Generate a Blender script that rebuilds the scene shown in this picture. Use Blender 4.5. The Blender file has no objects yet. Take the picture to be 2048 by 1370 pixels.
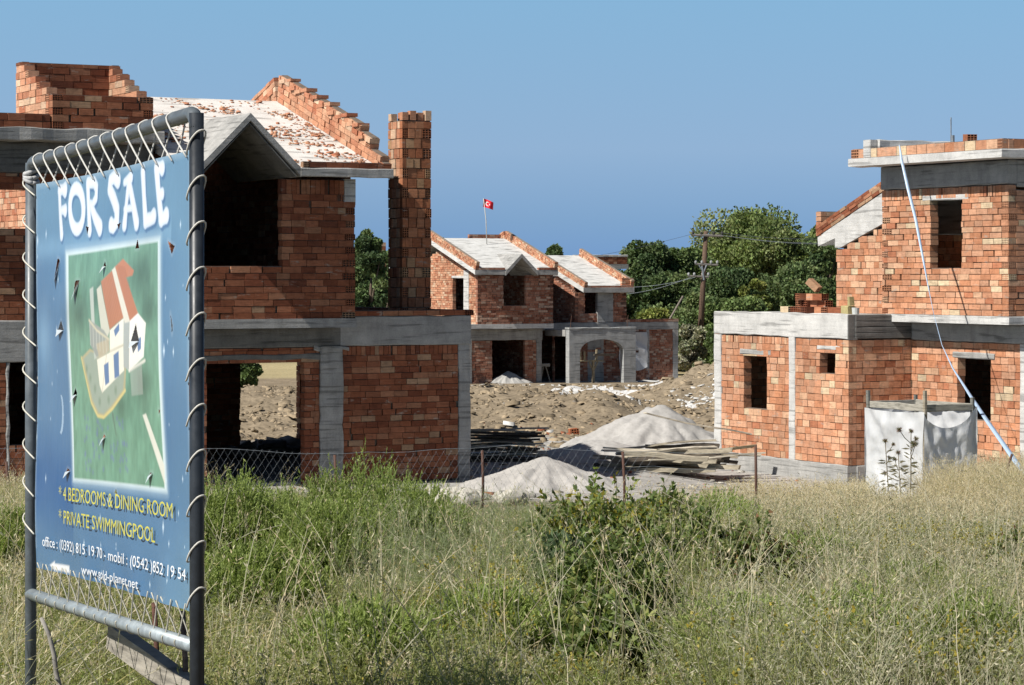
import bpy, math, random
import numpy as np
from mathutils import Vector, Matrix
R = math.radians
rng = np.random.default_rng(11)
random.seed(5)
scene = bpy.context.scene
col = scene.collection

# ------------------------------------------------------------------ camera, world, sun, exposure
F, CX, HY, CH = 5000.0, 1024.0, 548.0, 3.8        # lens in photo pixels, optical axis, eye line, eye height
cd = bpy.data.cameras.new("camera"); cam = bpy.data.objects.new("camera", cd); col.objects.link(cam)
cam.location = (0, 0, CH); cam.rotation_euler = (R(90), 0, 0)
cd.sensor_width = 36; cd.lens = F / 2048 * 36
cd.shift_y = -(685 - HY) / 2048
cd.clip_start = 0.1; cd.clip_end = 20000
scene.camera = cam
SUN_AZ, SUN_EL = 36, 46
sun_dir = Vector((-math.cos(R(SUN_AZ)) * math.cos(R(SUN_EL)), -math.sin(R(SUN_AZ)) * math.cos(R(SUN_EL)), math.sin(R(SUN_EL))))
ld = bpy.data.lights.new("sun", 'SUN'); sun = bpy.data.objects.new("sun", ld); col.objects.link(sun)
ld.energy = 5.0; ld.angle = R(0.5); ld.color = (1.0, 0.955, 0.88)
sun.rotation_euler = sun_dir.to_track_quat('Z', 'Y').to_euler(); sun.location = (0, 0, 60)
world = bpy.data.worlds.new("World"); scene.world = world; world.use_nodes = True
wn, wl = world.node_tree.nodes, world.node_tree.links
wn.clear()
wo = wn.new('ShaderNodeOutputWorld'); wb = wn.new('ShaderNodeBackground'); sky = wn.new('ShaderNodeTexSky')
sky.sky_type = 'NISHITA'; sky.sun_disc = False
sky.sun_elevation = R(SUN_EL); sky.sun_rotation = math.atan2(sun_dir.x, sun_dir.y)
sky.altitude = 50; sky.air_density = 1.0; sky.dust_density = 0.6; sky.ozone_density = 2.0
tc = wn.new('ShaderNodeTexCoord'); sep = wn.new('ShaderNodeSeparateXYZ')
wl.new(tc.outputs['Generated'], sep.inputs[0])
# lift the low sky out of the white horizon band: the day's clear blue reaches down to the horizon
add = wn.new('ShaderNodeVectorMath'); add.operation = 'ADD'; add.inputs[1].default_value = (0, 0, 0.34)
wl.new(tc.outputs['Generated'], add.inputs[0])
nrm = wn.new('ShaderNodeVectorMath'); nrm.operation = 'NORMALIZE'; wl.new(add.outputs[0], nrm.inputs[0])
wl.new(nrm.outputs[0], sky.inputs[0])
rmp = wn.new('ShaderNodeValToRGB')
mr = wn.new('ShaderNodeMapRange'); mr.inputs[1].default_value = 0.0; mr.inputs[2].default_value = 0.4
wl.new(sep.outputs[2], mr.inputs[0]); wl.new(mr.outputs[0], rmp.inputs[0])
e = rmp.color_ramp.elements
e[0].position = 0.0; e[0].color = (0.63, 0.735, 0.83, 1)
e[1].position = 1.0; e[1].color = (0.24, 0.24, 0.25, 1)
for p_, c_ in ((.054, (.87, .92, .877)), (.124, (1.216, 1.158, 1.004)), (.27, (1.166, 1.323, 1.14)), (.42, (.52, .565, .575)), (.75, (.26, .26, .27))):
    el = rmp.color_ramp.elements.new(p_); el.color = (*c_, 1)
mx = wn.new('ShaderNodeMix'); mx.data_type = 'RGBA'; mx.blend_type = 'MULTIPLY'; mx.inputs[0].default_value = 1
wl.new(sky.outputs[0], mx.inputs[6]); wl.new(rmp.outputs[0], mx.inputs[7])
wl.new(mx.outputs[2], wb.inputs[0]); wb.inputs[1].default_value = 0.15
wl.new(wb.outputs[0], wo.inputs[0])
scene.view_settings.view_transform = 'Standard'; scene.view_settings.look = 'None'
scene.view_settings.exposure = 0.2; scene.view_settings.gamma = 1.0
try:
    scene.cycles.use_denoising = True
    scene.cycles.max_bounces = 6; scene.cycles.diffuse_bounces = 1; scene.cycles.transparent_max_bounces = 4
except Exception: pass

# ------------------------------------------------------------------ helpers
def P(px, py, D):
    return Vector(((px - CX) / F * D, D, CH - (py - HY) / F * D))

class Frame:                                   # a house's own axes: u along the front, v away, z up
    def __init__(s, o, b):
        s.o = Vector(o); s.c = math.cos(R(b)); s.s = math.sin(R(b))
        s.U = Vector((s.c, s.s, 0)); s.V = Vector((-s.s, s.c, 0)); s.Z = Vector((0, 0, 1))
    def w(s, u, v, z): return s.o + s.U * u + s.V * v + Vector((0, 0, z))
    def on_v(s, v, px, py):
        k = (px - CX) / F; u = (k * (s.o.y + v * s.c) - s.o.x + v * s.s) / (s.c - k * s.s)
        y = s.o.y + u * s.s + v * s.c; return u, CH - (py - HY) / F * y - s.o.z
    def on_u(s, u, px, py):
        k = (px - CX) / F; v = (s.o.x + u * s.c - k * (s.o.y + u * s.s)) / (s.s + k * s.c)
        y = s.o.y + u * s.s + v * s.c; return v, CH - (py - HY) / F * y - s.o.z

def hash2(ix, iy, seed):
    h = (ix.astype(np.int64) * 374761393 + iy.astype(np.int64) * 668265263 + seed * 974634777) & 0x7fffffff
    h = ((h ^ (h >> 13)) * 1274126177) & 0x7fffffff
    return ((h ^ (h >> 16)) & 0xffff) / 65535.0
def vnoise(x, y, seed=0):
    x = np.asarray(x, float); y = np.asarray(y, float)
    ix = np.floor(x); iy = np.floor(y); fx = x - ix; fy = y - iy
    fx = fx * fx * (3 - 2 * fx); fy = fy * fy * (3 - 2 * fy)
    a = hash2(ix, iy, seed); b = hash2(ix + 1, iy, seed); c = hash2(ix, iy + 1, seed); d = hash2(ix + 1, iy + 1, seed)
    return (a * (1 - fx) + b * fx) * (1 - fy) + (c * (1 - fx) + d * fx) * fy
def fbm(x, y, seed=0, oct=4):
    t = 0; a = 1; n = 0
    for i in range(oct):
        t = t + a * vnoise(np.asarray(x) * 2 ** i, np.asarray(y) * 2 ** i, seed + i * 7); n += a; a *= 0.5
    return t / n
def gz(x, y):
    x = np.asarray(x, float); y = np.asarray(y, float)
    z = np.interp(y, [-60, 5, 40, 46, 60, 133, 190, 400, 1500, 9000], [2.1, 2.1, 0, -0.08, -0.2, -1.95, -3.0, -7, -25, -60])
    z = z - .26 * np.clip((x - 2.6) / 1.6, 0, 1) * np.clip((y - 43.5) / 4, 0, 1) * np.clip((60 - y) / 4, 0, 1)
    nearw = np.clip((44 - y) / 6, 0, 1); z = z + nearw * (fbm(x * .5, y * .5, 3) - .5) * .22
    dirt = np.clip((y - 58) / 5, 0, 1) * np.clip((124 - y) / 8, 0, 1)
    z = z + dirt * ((fbm(x * .35, y * .22, 5, 5) - .5) * 1.15 + (fbm(x * 1.6, y * 1.1, 9, 4) - .5) * .50)
    z = z + 1.9 * np.exp(-((x - 9.6) / 2.6) ** 2 - ((y - 101) / 7) ** 2) * (0.75 + .5 * fbm(x * .9, y * .7, 21, 4))
    z = z + 0.35 * np.exp(-((x - 1.0) / 3.5) ** 2 - ((y - 84) / 6) ** 2)
    return z
def gz1(x, y): return float(gz(np.array([x]), np.array([y]))[0])

def tag(o, label=None, cat=None, group=None, kind=None):
    if label: o['label'] = label
    if cat: o['category'] = cat
    if group: o['group'] = group
    if kind: o['kind'] = kind
    return o
def thing(name, label, cat, loc, group=None):
    o = bpy.data.objects.new(name, None); col.objects.link(o); o.location = loc; o.empty_display_size = 0.2
    return tag(o, label, cat, group)
def np_mesh(name, verts, faces, colors=None, mat=None, smooth=False):
    """faces: (M,4) or (M,3) int array; colors: (M,3) per face"""
    verts = np.asarray(verts, np.float32).reshape(-1, 3); faces = np.asarray(faces, np.int32)
    me = bpy.data.meshes.new(name); k = faces.shape[1]; m = len(faces)
    me.vertices.add(len(verts)); me.vertices.foreach_set('co', verts.ravel())
    me.loops.add(m * k); me.loops.foreach_set('vertex_index', faces.ravel())
    me.polygons.add(m); me.polygons.foreach_set('loop_start', np.arange(m, dtype=np.int32) * k)
    me.polygons.foreach_set('loop_total', np.full(m, k, np.int32))
    if smooth: me.polygons.foreach_set('use_smooth', np.ones(m, bool))
    me.update(calc_edges=True)
    if colors is not None:
        c = np.repeat(np.asarray(colors, np.float32).reshape(m, 3), k, axis=0)
        c = np.hstack([c, np.ones((m * k, 1), np.float32)])
        at = me.color_attributes.new('Col', 'FLOAT_COLOR', 'CORNER'); at.data.foreach_set('color', c.ravel())
    if mat: me.materials.append(mat)
    return me
def link(name, me, parent=None):
    o = bpy.data.objects.new(name, me); col.objects.link(o)
    if parent is not None: o.parent = parent
    return o
def wloc(o):
    v = Vector(o.location)
    while o.parent is not None:
        o = o.parent; v += Vector(o.location)
    return v

class MB:
    def __init__(s): s.v = []; s.f = []; s.c = []; s.n = 0
    def add(s, vs, fs, c=(.5, .5, .5)):
        b = s.n
        for p in vs: s.v.append((p[0], p[1], p[2]))
        s.n += len(vs)
        for f in fs: s.f.append([b + i for i in f]); s.c.append(c)
    def quad(s, a, b, c, d, colr=(.5, .5, .5)): s.add([a, b, c, d], [(0, 1, 2, 3)], colr)
    def box(s, O, A, U, N, a0, a1, z0, z1, d0, d1, colr=(.5, .5, .5)):
        vs = [O + A * a + U * z + N * d for d in (d0, d1) for z in (z0, z1) for a in (a0, a1)]
        s.add(vs, [(0, 1, 3, 2), (4, 6, 7, 5), (0, 4, 5, 1), (2, 3, 7, 6), (0, 2, 6, 4), (1, 5, 7, 3)], colr)
    def rough(s, fr, u0, u1, v0, v1, z0, z1, colr=(.5, .5, .5), ch=.016, j=.006, step=.35):
        """a cast concrete member: chamfered, slightly uneven along its long axis"""
        d = [(u0, u1), (v0, v1), (z0, z1)]; L = [b - a for a, b in d]; k = int(np.argmax(L)); o = [i for i in range(3) if i != k]
        n = max(1, int(L[k] / step)); ch = min(ch, L[o[0]] * .3, L[o[1]] * .3)
        (p0, p1), (q0, q1) = d[o[0]], d[o[1]]
        ring = [(p0 + ch, q0), (p1 - ch, q0), (p1, q0 + ch), (p1, q1 - ch), (p1 - ch, q1), (p0 + ch, q1), (p0, q1 - ch), (p0, q0 + ch)]
        vs = []
        for i in range(n + 1):
            t = d[k][0] + L[k] * i / n
            jj = [random.uniform(-j, j) * 1.25 for _ in range(4)]
            for q, (a, b) in enumerate(ring):
                c = [0, 0, 0]; c[k] = t
                c[o[0]] = a + (jj[0] if a < (p0 + p1) / 2 else jj[1]) + random.uniform(-j, j) * .3
                c[o[1]] = b + (jj[2] if b < (q0 + q1) / 2 else jj[3]) + random.uniform(-j, j) * .3
                vs.append(fr.w(*c))
        fs = []
        for i in range(n):
            for q in range(8):
                a = i * 8 + q; b = i * 8 + (q + 1) % 8; fs.append((a, b, b + 8, a + 8))
        fs.append(tuple(range(7, -1, -1))); fs.append(tuple(n * 8 + q for q in range(8)))
        s.add(vs, fs, colr)
    def prism(s, pts, off, colr=(.5, .5, .5)):
        n = len(pts); vs = list(pts) + [p + off for p in pts]
        fs = [tuple(range(n)), tuple(range(2 * n - 1, n - 1, -1))] + [(i, n + i, n + (i + 1) % n, (i + 1) % n) for i in range(n)]
        s.add(vs, fs, colr)
    def tube(s, pts, r, seg=8, colr=(.5, .5, .5), cap=True):
        pts = [Vector(p) for p in pts]; rr = r if isinstance(r, (list, tuple)) else [r] * len(pts)
        vs = []; prev = None
        for i, p in enumerate(pts):
            t = (pts[min(i + 1, len(pts) - 1)] - pts[max(i - 1, 0)])
            if t.length < 1e-9: t = Vector((0, 0, 1))
            t.normalize()
            if prev is None:
                a = t.orthogonal().normalized()
            else:
                a = prev - t * prev.dot(t)
                a = a.normalized() if a.length > 1e-6 else t.orthogonal().normalized()
            prev = a; b = t.cross(a)
            for q in range(seg):
                th = 2 * math.pi * q / seg; vs.append(p + (a * math.cos(th) + b * math.sin(th)) * rr[i])
        fs = []
        for i in range(len(pts) - 1):
            for q in range(seg):
                a = i * seg + q; b = i * seg + (q + 1) % seg; fs.append((a, b, b + seg, a + seg))
        if cap: fs.append(tuple(range(seg - 1, -1, -1))); fs.append(tuple((len(pts) - 1) * seg + q for q in range(seg)))
        s.add(vs, fs, colr)
    def cord(s, pts, r, seg=6, colr=(.5, .5, .5), k=4):
        p = [Vector(q) for q in pts]; out = []
        for i in range(len(p) - 1):
            a, b, c, d = p[max(i - 1, 0)], p[i], p[i + 1], p[min(i + 2, len(p) - 1)]
            for j in range(k):
                t = j / k; out.append(.5 * (2 * b + (c - a) * t + (2 * a - 5 * b + 4 * c - d) * t * t + (3 * b - a - 3 * c + d) * t ** 3))
        out.append(p[-1]); s.tube(out, r, seg, colr)
    def hollow(s, O, A, U, N, w, h, nx=3, ny=3, c=(.4, .15, .08), dp=.08):
        cw, chh = w / nx, h / ny; m = min(cw, chh) * .16; dk = tuple(x * .4 for x in c)  # hole sides get a darker clay, painting in their shade
        for i in range(nx):
            for k in range(ny):
                x0, x1, y0, y1 = i * cw, (i + 1) * cw, k * chh, (k + 1) * chh
                o = [O + A * x0 + U * y0, O + A * x1 + U * y0, O + A * x1 + U * y1, O + A * x0 + U * y1]
                q = [O + A * (x0 + m) + U * (y0 + m), O + A * (x1 - m) + U * (y0 + m), O + A * (x1 - m) + U * (y1 - m), O + A * (x0 + m) + U * (y1 - m)]
                d = [p - N * dp for p in q]
                s.add(o + q, [(0, 1, 5, 4), (1, 2, 6, 5), (2, 3, 7, 6), (3, 0, 4, 7)], c)
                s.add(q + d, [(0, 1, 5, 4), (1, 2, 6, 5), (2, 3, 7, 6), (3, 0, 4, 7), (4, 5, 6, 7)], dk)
    def build(s, name, mat, parent=None, smooth=False):
        me = bpy.data.meshes.new(name); off = wloc(parent) if parent is not None else Vector((0, 0, 0))
        me.from_pydata([(x - off.x, y - off.y, z - off.z) for x, y, z in s.v], [], s.f)
        at = me.color_attributes.new('Col', 'FLOAT_COLOR', 'CORNER')
        tot = [len(f) for f in s.f]
        c = np.repeat(np.array(s.c, np.float32).reshape(-1, 3), tot, axis=0)
        c = np.hstack([c, np.ones((len(c), 1), np.float32)]); at.data.foreach_set('color', c.ravel())
        me.materials.append(mat)
        if smooth: me.polygons.foreach_set('use_smooth', np.ones(len(s.f), bool))
        me.update()
        return link(name, me, parent)

# ------------------------------------------------------------------ materials
def mat_new(name):
    m = bpy.data.materials.new(name); m.use_nodes = True
    return m, m.node_tree.nodes, m.node_tree.links, m.node_tree.nodes['Principled BSDF']
def obj_coord(n, l, scale=(1, 1, 1)):
    g = n.new('ShaderNodeNewGeometry'); mp = n.new('ShaderNodeMapping'); mp.inputs['Scale'].default_value = scale
    l.new(g.outputs['Position'], mp.inputs['Vector']); return mp.outputs[0]
def noise(n, l, vec, scale, detail=4, rough=.6):
    t = n.new('ShaderNodeTexNoise'); t.inputs['Scale'].default_value = scale; t.inputs['Detail'].default_value = detail
    t.inputs['Roughness'].default_value = rough; l.new(vec, t.inputs['Vector']); return t.outputs['Fac']
def ramp(n, l, fac, stops):
    r = n.new('ShaderNodeValToRGB'); l.new(fac, r.inputs[0]); es = r.color_ramp.elements
    while len(es) > 1: es.remove(es[-1])
    es[0].position = stops[0][0]; es[0].color = (*stops[0][1], 1)
    for p, c in stops[1:]:
        x = es.new(p); x.color = (*c, 1)
    return r.outputs[0]
def mul(n, l, a, b, fac=1.0, mode='MULTIPLY'):
    m = n.new('ShaderNodeMix'); m.data_type = 'RGBA'; m.blend_type = mode; m.inputs[0].default_value = fac
    l.new(a, m.inputs[6]); l.new(b, m.inputs[7]); return m.outputs[2]
def bump(n, l, h, bsdf, strength=.4, dist=.01):
    b = n.new('ShaderNodeBump'); b.inputs['Strength'].default_value = strength; b.inputs['Distance'].default_value = dist
    l.new(h, b.inputs['Height']); l.new(b.outputs[0], bsdf.inputs['Normal'])
def attr(n):
    a = n.new('ShaderNodeAttribute'); a.attribute_name = 'Col'; return a.outputs['Color']
g3 = lambda v: (v, v, v)

def m_brick():
    m, n, l, b = mat_new('hollow_clay_brick')
    v = obj_coord(n, l); f1 = noise(n, l, v, 9, 5, .7); f2 = noise(n, l, obj_coord(n, l, (1, 1, 22)), 5, 3, .6); f3 = noise(n, l, v, 1.1, 4, .6)
    c = mul(n, l, attr(n), ramp(n, l, f1, [(.25, g3(.62)), (.5, g3(1.0)), (.75, g3(1.2))]))
    c = mul(n, l, c, ramp(n, l, f2, [(.35, g3(.80)), (.6, g3(1.08))]))
    c = mul(n, l, c, ramp(n, l, f3, [(.3, (.86, .84, .84)), (.65, (1.05, 1.03, 1.0))]))
    sm = noise(n, l, obj_coord(n, l, (1, 1, 3.5)), 3.2, 6, .72); mk = ramp(n, l, sm, [(.60, g3(0)), (.68, g3(.75))])
    gm = n.new('ShaderNodeMix'); gm.data_type = 'RGBA'; l.new(mk, gm.inputs[0]); l.new(c, gm.inputs[6]); gm.inputs[7].default_value = (.40, .34, .285, 1); c = gm.outputs[2]
    l.new(c, b.inputs['Base Color']); b.inputs['Roughness'].default_value = .92; b.inputs['Specular IOR Level'].default_value = .2
    bump(n, l, f2, b, .35, .012); return m
def m_concrete(name, lo, hi, stain=.55):
    m, n, l, b = mat_new(name)
    v = obj_coord(n, l); f1 = noise(n, l, v, 2.2, 7, .68); f2 = noise(n, l, obj_coord(n, l, (.5, .5, 9)), 2.0, 3, .5)
    f3 = noise(n, l, v, 38, 4, .7); f4 = noise(n, l, obj_coord(n, l, (2.4, 2.4, .35)), 1.3, 5, .6)
    c = ramp(n, l, f1, [(.28, lo), (.5, tuple((a + d) / 2 for a, d in zip(lo, hi))), (.72, hi)])
    c = mul(n, l, c, ramp(n, l, f2, [(.36, g3(.62)), (.43, g3(1.0)), (.62, g3(1.08))]))
    c = mul(n, l, c, ramp(n, l, f4, [(.3, g3(stain)), (.5, g3(1.0))]), .6)
    c = mul(n, l, c, ramp(n, l, f3, [(.3, g3(.75)), (.5, g3(1.0)), (.7, g3(1.1))]), .7)
    l.new(c, b.inputs['Base Color']); b.inputs['Roughness'].default_value = .93; b.inputs['Specular IOR Level'].default_value = .25
    h = n.new('ShaderNodeMath'); h.operation = 'ADD'; l.new(f2, h.inputs[0]); l.new(f3, h.inputs[1])
    bump(n, l, h.outputs[0], b, .45, .014); return m
def m_attr(name, rough=.9, amt=.25, scale=8, bmp=.2, spec=.3, stretch=(1, 1, 1)):
    m, n, l, b = mat_new(name)
    f = noise(n, l, obj_coord(n, l, stretch), scale, 6, .65)
    c = mul(n, l, attr(n), ramp(n, l, f, [(.28, g3(1 - amt * 1.6)), (.5, g3(1)), (.72, g3(1 + amt))]))
    l.new(c, b.inputs['Base Color']); b.inputs['Roughness'].default_value = rough; b.inputs['Specular IOR Level'].default_value = spec
    if bmp: bump(n, l, f, b, bmp, .01)
    return m
def m_leaf(name, trans=.3, rough=.6):
    m, n, l, b = mat_new(name)
    out = [x for x in n if x.type == 'OUTPUT_MATERIAL'][0]
    a = attr(n); l.new(a, b.inputs['Base Color']); b.inputs['Roughness'].default_value = rough; b.inputs['Specular IOR Level'].default_value = .25
    t = n.new('ShaderNodeBsdfTranslucent'); g = n.new('ShaderNodeMix'); g.data_type = 'RGBA'; g.blend_type = 'MULTIPLY'; g.inputs[0].default_value = 1
    l.new(a, g.inputs[6]); g.inputs[7].default_value = (1.15, 1.2, .75, 1); l.new(g.outputs[2], t.inputs[0])
    s = n.new('ShaderNodeMixShader'); s.inputs[0].default_value = trans
    l.new(b.outputs[0], s.inputs[1]); l.new(t.outputs[0], s.inputs[2]); l.new(s.outputs[0], out.inputs[0]); return m
def m_metal(name, c, rough=.4, metal=.0):
    m, n, l, b = mat_new(name)
    f = noise(n, l, obj_coord(n, l), 14, 5, .65)
    l.new(ramp(n, l, f, [(.3, tuple(x * .7 for x in c)), (.55, c), (.75, tuple(min(1, x * 1.35) for x in c))]), b.inputs['Base Color'])
    r = ramp(n, l, f, [(.3, g3(rough * .8)), (.7, g3(min(1, rough * 1.4)))]); l.new(r, b.inputs['Roughness']); b.inputs['Metallic'].default_value = metal
    return m
BRICK = m_brick()
CONC = m_concrete('grey_concrete', (.27, .27, .26), (.47, .46, .44))
CONC_PALE = m_concrete('pale_concrete', (.46, .455, .44), (.68, .67, .645), .7)
CONC_DARK = m_concrete('dark_concrete', (.13, .13, .125), (.24, .235, .22))  # darker concrete; on the dormer lining it stands in for shade
ROOFC = m_concrete('rough_cast_roof', (.52, .52, .50), (.72, .72, .70), .85)
ROOFL = m_concrete('pale_dusty_roof', (.62, .575, .53), (.80, .775, .735), .85)
BLOCK = m_concrete('grey_blockwork', (.28, .29, .29), (.46, .465, .46))
WOOD = m_attr('weathered_wood', .85, .35, 6, .4, .25, (1, 1, 6))
SAND = m_attr('sand', .95, .10, 11, .35, .1)
STONE = m_attr('stone', .9, .2, 7, .5, .1)
GROUND = m_attr('site_ground', .96, .34, 6, 1.0, .05)
LEAF = m_leaf('leaf', .46); NEEDLE = m_leaf('crown_leaf', .22, .75); STRAW = m_leaf('dry_stem', .45, .8)
BARK = m_attr('bark', .95, .35, 6, .5, .1)
PIPE = m_metal('grey_painted_pipe', (.115, .135, .15), .38)
PIPE_DARK = m_metal('dark_painted_pipe', (.028, .034, .042), .36)
PIPE_PALE = m_metal('galvanised_pipe', (.36, .41, .43), .42, .25)
RUST = m_metal('rusty_iron', (.10, .05, .035), .8)
WIRE = m_metal('galvanised_wire', (.26, .29, .32), .5, .4)
ROPE = m_attr('white_cord', .9, .12, 60, .2)
PLAIN = m_attr('matt_paint', .8, .1, 10, 0)

def banner_mat():
    m, n, l, b = mat_new('printed_vinyl')
    f = noise(n, l, obj_coord(n, l), 3.5, 5, .6)
    l.new(mul(n, l, attr(n), ramp(n, l, f, [(.3, g3(.93)), (.7, g3(1.05))])), b.inputs['Base Color'])
    b.inputs['Roughness'].default_value = .33; b.inputs['Specular IOR Level'].default_value = .5
    bump(n, l, noise(n, l, obj_coord(n, l, (1, 1, .4)), 6, 3, .5), b, .25, .02); return m
VINYL = banner_mat()
def sheet_mat():
    m, n, l, b = mat_new('white_plastic_sheet')
    out = [x for x in n if x.type == 'OUTPUT_MATERIAL'][0]
    f = noise(n, l, obj_coord(n, l, (1, 1, .5)), 5, 6, .65)
    c = ramp(n, l, f, [(.25, (.60, .62, .64)), (.6, (.76, .77, .78))]); l.new(c, b.inputs['Base Color']); b.inputs['Roughness'].default_value = .45
    bump(n, l, f, b, .5, .04)
    t = n.new('ShaderNodeBsdfTranslucent'); t.inputs[0].default_value = (.7, .74, .8, 1)
    s = n.new('ShaderNodeMixShader'); s.inputs[0].default_value = .22
    l.new(b.outputs[0], s.inputs[1]); l.new(t.outputs[0], s.inputs[2]); l.new(s.outputs[0], out.inputs[0]); return m
SHEET = sheet_mat()

# ------------------------------------------------------------------ brickwork
PAL_ORANGE = [(.59, .295, .175)] * 5 + [(.64, .355, .225)] * 4 + [(.56, .255, .14)] * 3 + [(.68, .42, .27)] * 2 + [(.71, .56, .375)] * 1 + [(.49, .20, .11)]
PAL_RED = [(.30, .108, .056)] * 5 + [(.35, .14, .077)] * 4 + [(.40, .19, .11)] * 2 + [(.235, .08, .043)] * 3 + [(.43, .27, .17)] + [(.18, .065, .038)]
PAL_PINK = [(.56, .28, .17)] * 5 + [(.61, .345, .22)] * 4 + [(.50, .22, .13)] * 3 + [(.66, .46, .32)] * 2 + [(.42, .16, .09)]
PAL_DUSTY = [(.40, .19, .125)] * 5 + [(.45, .235, .165)] * 4 + [(.36, .15, .095)] * 3 + [(.55, .38, .29)] * 3 + [(.28, .11, .07)] * 2
def brick_wall(mb, O, A, U, N, L, H, course=.113, thick=.19, openings=(), lens=(.24, .34), top=None, ends=(False, False),
               soldier=None, pal=PAL_ORANGE, gap=.009, rag=.012, z_start=0.0, mortar=(.20, .16, .13), hollow_n=(4, 3), prot=.005, chips=.07):
    """courses of individual clay blocks with open joints; openings = (a0,a1,z0,z1)"""
    A = A.normalized(); U = U.normalized(); N = N.normalized()
    z = z_start; row = 0
    while z < H - course * .35:
        h = min(course, H - z); sol = False
        if soldier and z >= H - soldier * 1.15: h = H - z; sol = True
        iv = [(0.0, L)]
        for (a0, a1, o0, o1) in openings:
            if o0 < z + h * .55 and o1 > z + h * .45:
                nv = []
                for (p, q) in iv:
                    if a1 <= p or a0 >= q: nv.append((p, q)); continue
                    if a0 > p: nv.append((p, a0 + random.uniform(-rag, rag)))
                    if a1 < q: nv.append((a1 + random.uniform(-rag, rag), q))
                iv = nv
        for (p, q) in iv:
            if q - p < .03: continue
            lim = [(p, q)]
            if top is not None:
                ss = np.linspace(p, q, max(3, int((q - p) / .12)))
                ok = [s_ for s_ in ss if top(s_) >= z + h * .6]
                if not ok: continue
                lim = [(min(ok), max(ok))]
            for (p2, q2) in lim:
                mb.box(O, A, U, N, p2 + .01, q2 - .01, z - .004, z + h + .003, -thick + .02, -.042, mortar)
                a = p2
                lo_h = ends[0] and p == 0.0 and row % 2 == 0 and not sol
                hi_h = ends[1] and q == L and row % 2 == 0 and not sol
                first = True
                while a < q2 - .02:
                    ln = random.uniform(.085, .10) if sol else random.choice(lens) * random.uniform(.93, 1.05)
                    if first and not sol and not lo_h: ln *= random.uniform(.45, 1.0)
                    if first and lo_h: ln = thick
                    b = min(a + ln, q2)
                    if q2 - b < .07: b = q2
                    if hi_h and b < q2 and q2 - b < thick + .05: b = max(a + .05, q2 - thick)
                    cc = random.choice(pal); k = random.uniform(.86, 1.12) * (.86 + .28 * float(vnoise((O.x + A.x * a) * .9 + z * .3, z * 1.1 + (O.y + A.y * a) * .9, 17))); cc = tuple(min(.8, x * k) for x in cc)
                    off = random.uniform(-prot, prot); g = gap * random.uniform(.5, 1.4); zt = z + h - gap * random.uniform(.5, 1.5)
                    is_h = (first and lo_h) or (hi_h and b == q2)
                    b2 = b - g
                    if not is_h and random.random() < chips: b2 -= random.uniform(.012, .045)
                    if is_h:
                        mb.box(O, A, U, N, a, b2, z, zt, -thick, off - .082, cc)
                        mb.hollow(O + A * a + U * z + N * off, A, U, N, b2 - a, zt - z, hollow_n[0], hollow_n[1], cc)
                        for (x, dA) in ((a, -1), (b2, 1)):
                            mb.add([O + A * x + U * z + N * off, O + A * x + U * zt + N * off, O + A * x + U * zt + N * (off - .082), O + A * x + U * z + N * (off - .082)], [(0, 1, 2, 3)], cc)
                        mb.add([O + A * a + U * zt + N * off, O + A * b2 + U * zt + N * off, O + A * b2 + U * zt + N * (off - .082), O + A * a + U * zt + N * (off - .082)], [(0, 1, 2, 3)], cc)
                    else:
                        mb.box(O, A, U, N, a, b2, z, zt, -thick, off, cc)
                    a = b; first = False
        z += h; row += 1
def wall_u(mb, fr, v, u0, u1, z0, z1, openings=(), out=-1, **k):
    """wall along u whose outer face is at v; openings in (u0,u1,z0,z1)"""
    if 'top' in k and k['top']:
        t = k['top']; k['top'] = lambda a: t(u0 + a) - z0
    brick_wall(mb, fr.w(u0, v, z0), fr.U, fr.Z, fr.V * out, u1 - u0, z1 - z0, openings=[(a - u0, b - u0, c - z0, d - z0) for a, b, c, d in openings], **k)
def wall_v(mb, fr, u, v0, v1, z0, z1, openings=(), out=-1, **k):
    if 'top' in k and k['top']:
        t = k['top']; k['top'] = lambda a: t(v0 + a) - z0
    brick_wall(mb, fr.w(u, v0, z0), fr.V, fr.Z, fr.U * out, v1 - v0, z1 - z0, openings=[(a - v0, b - v0, c - z0, d - z0) for a, b, c, d in openings], **k)

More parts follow.
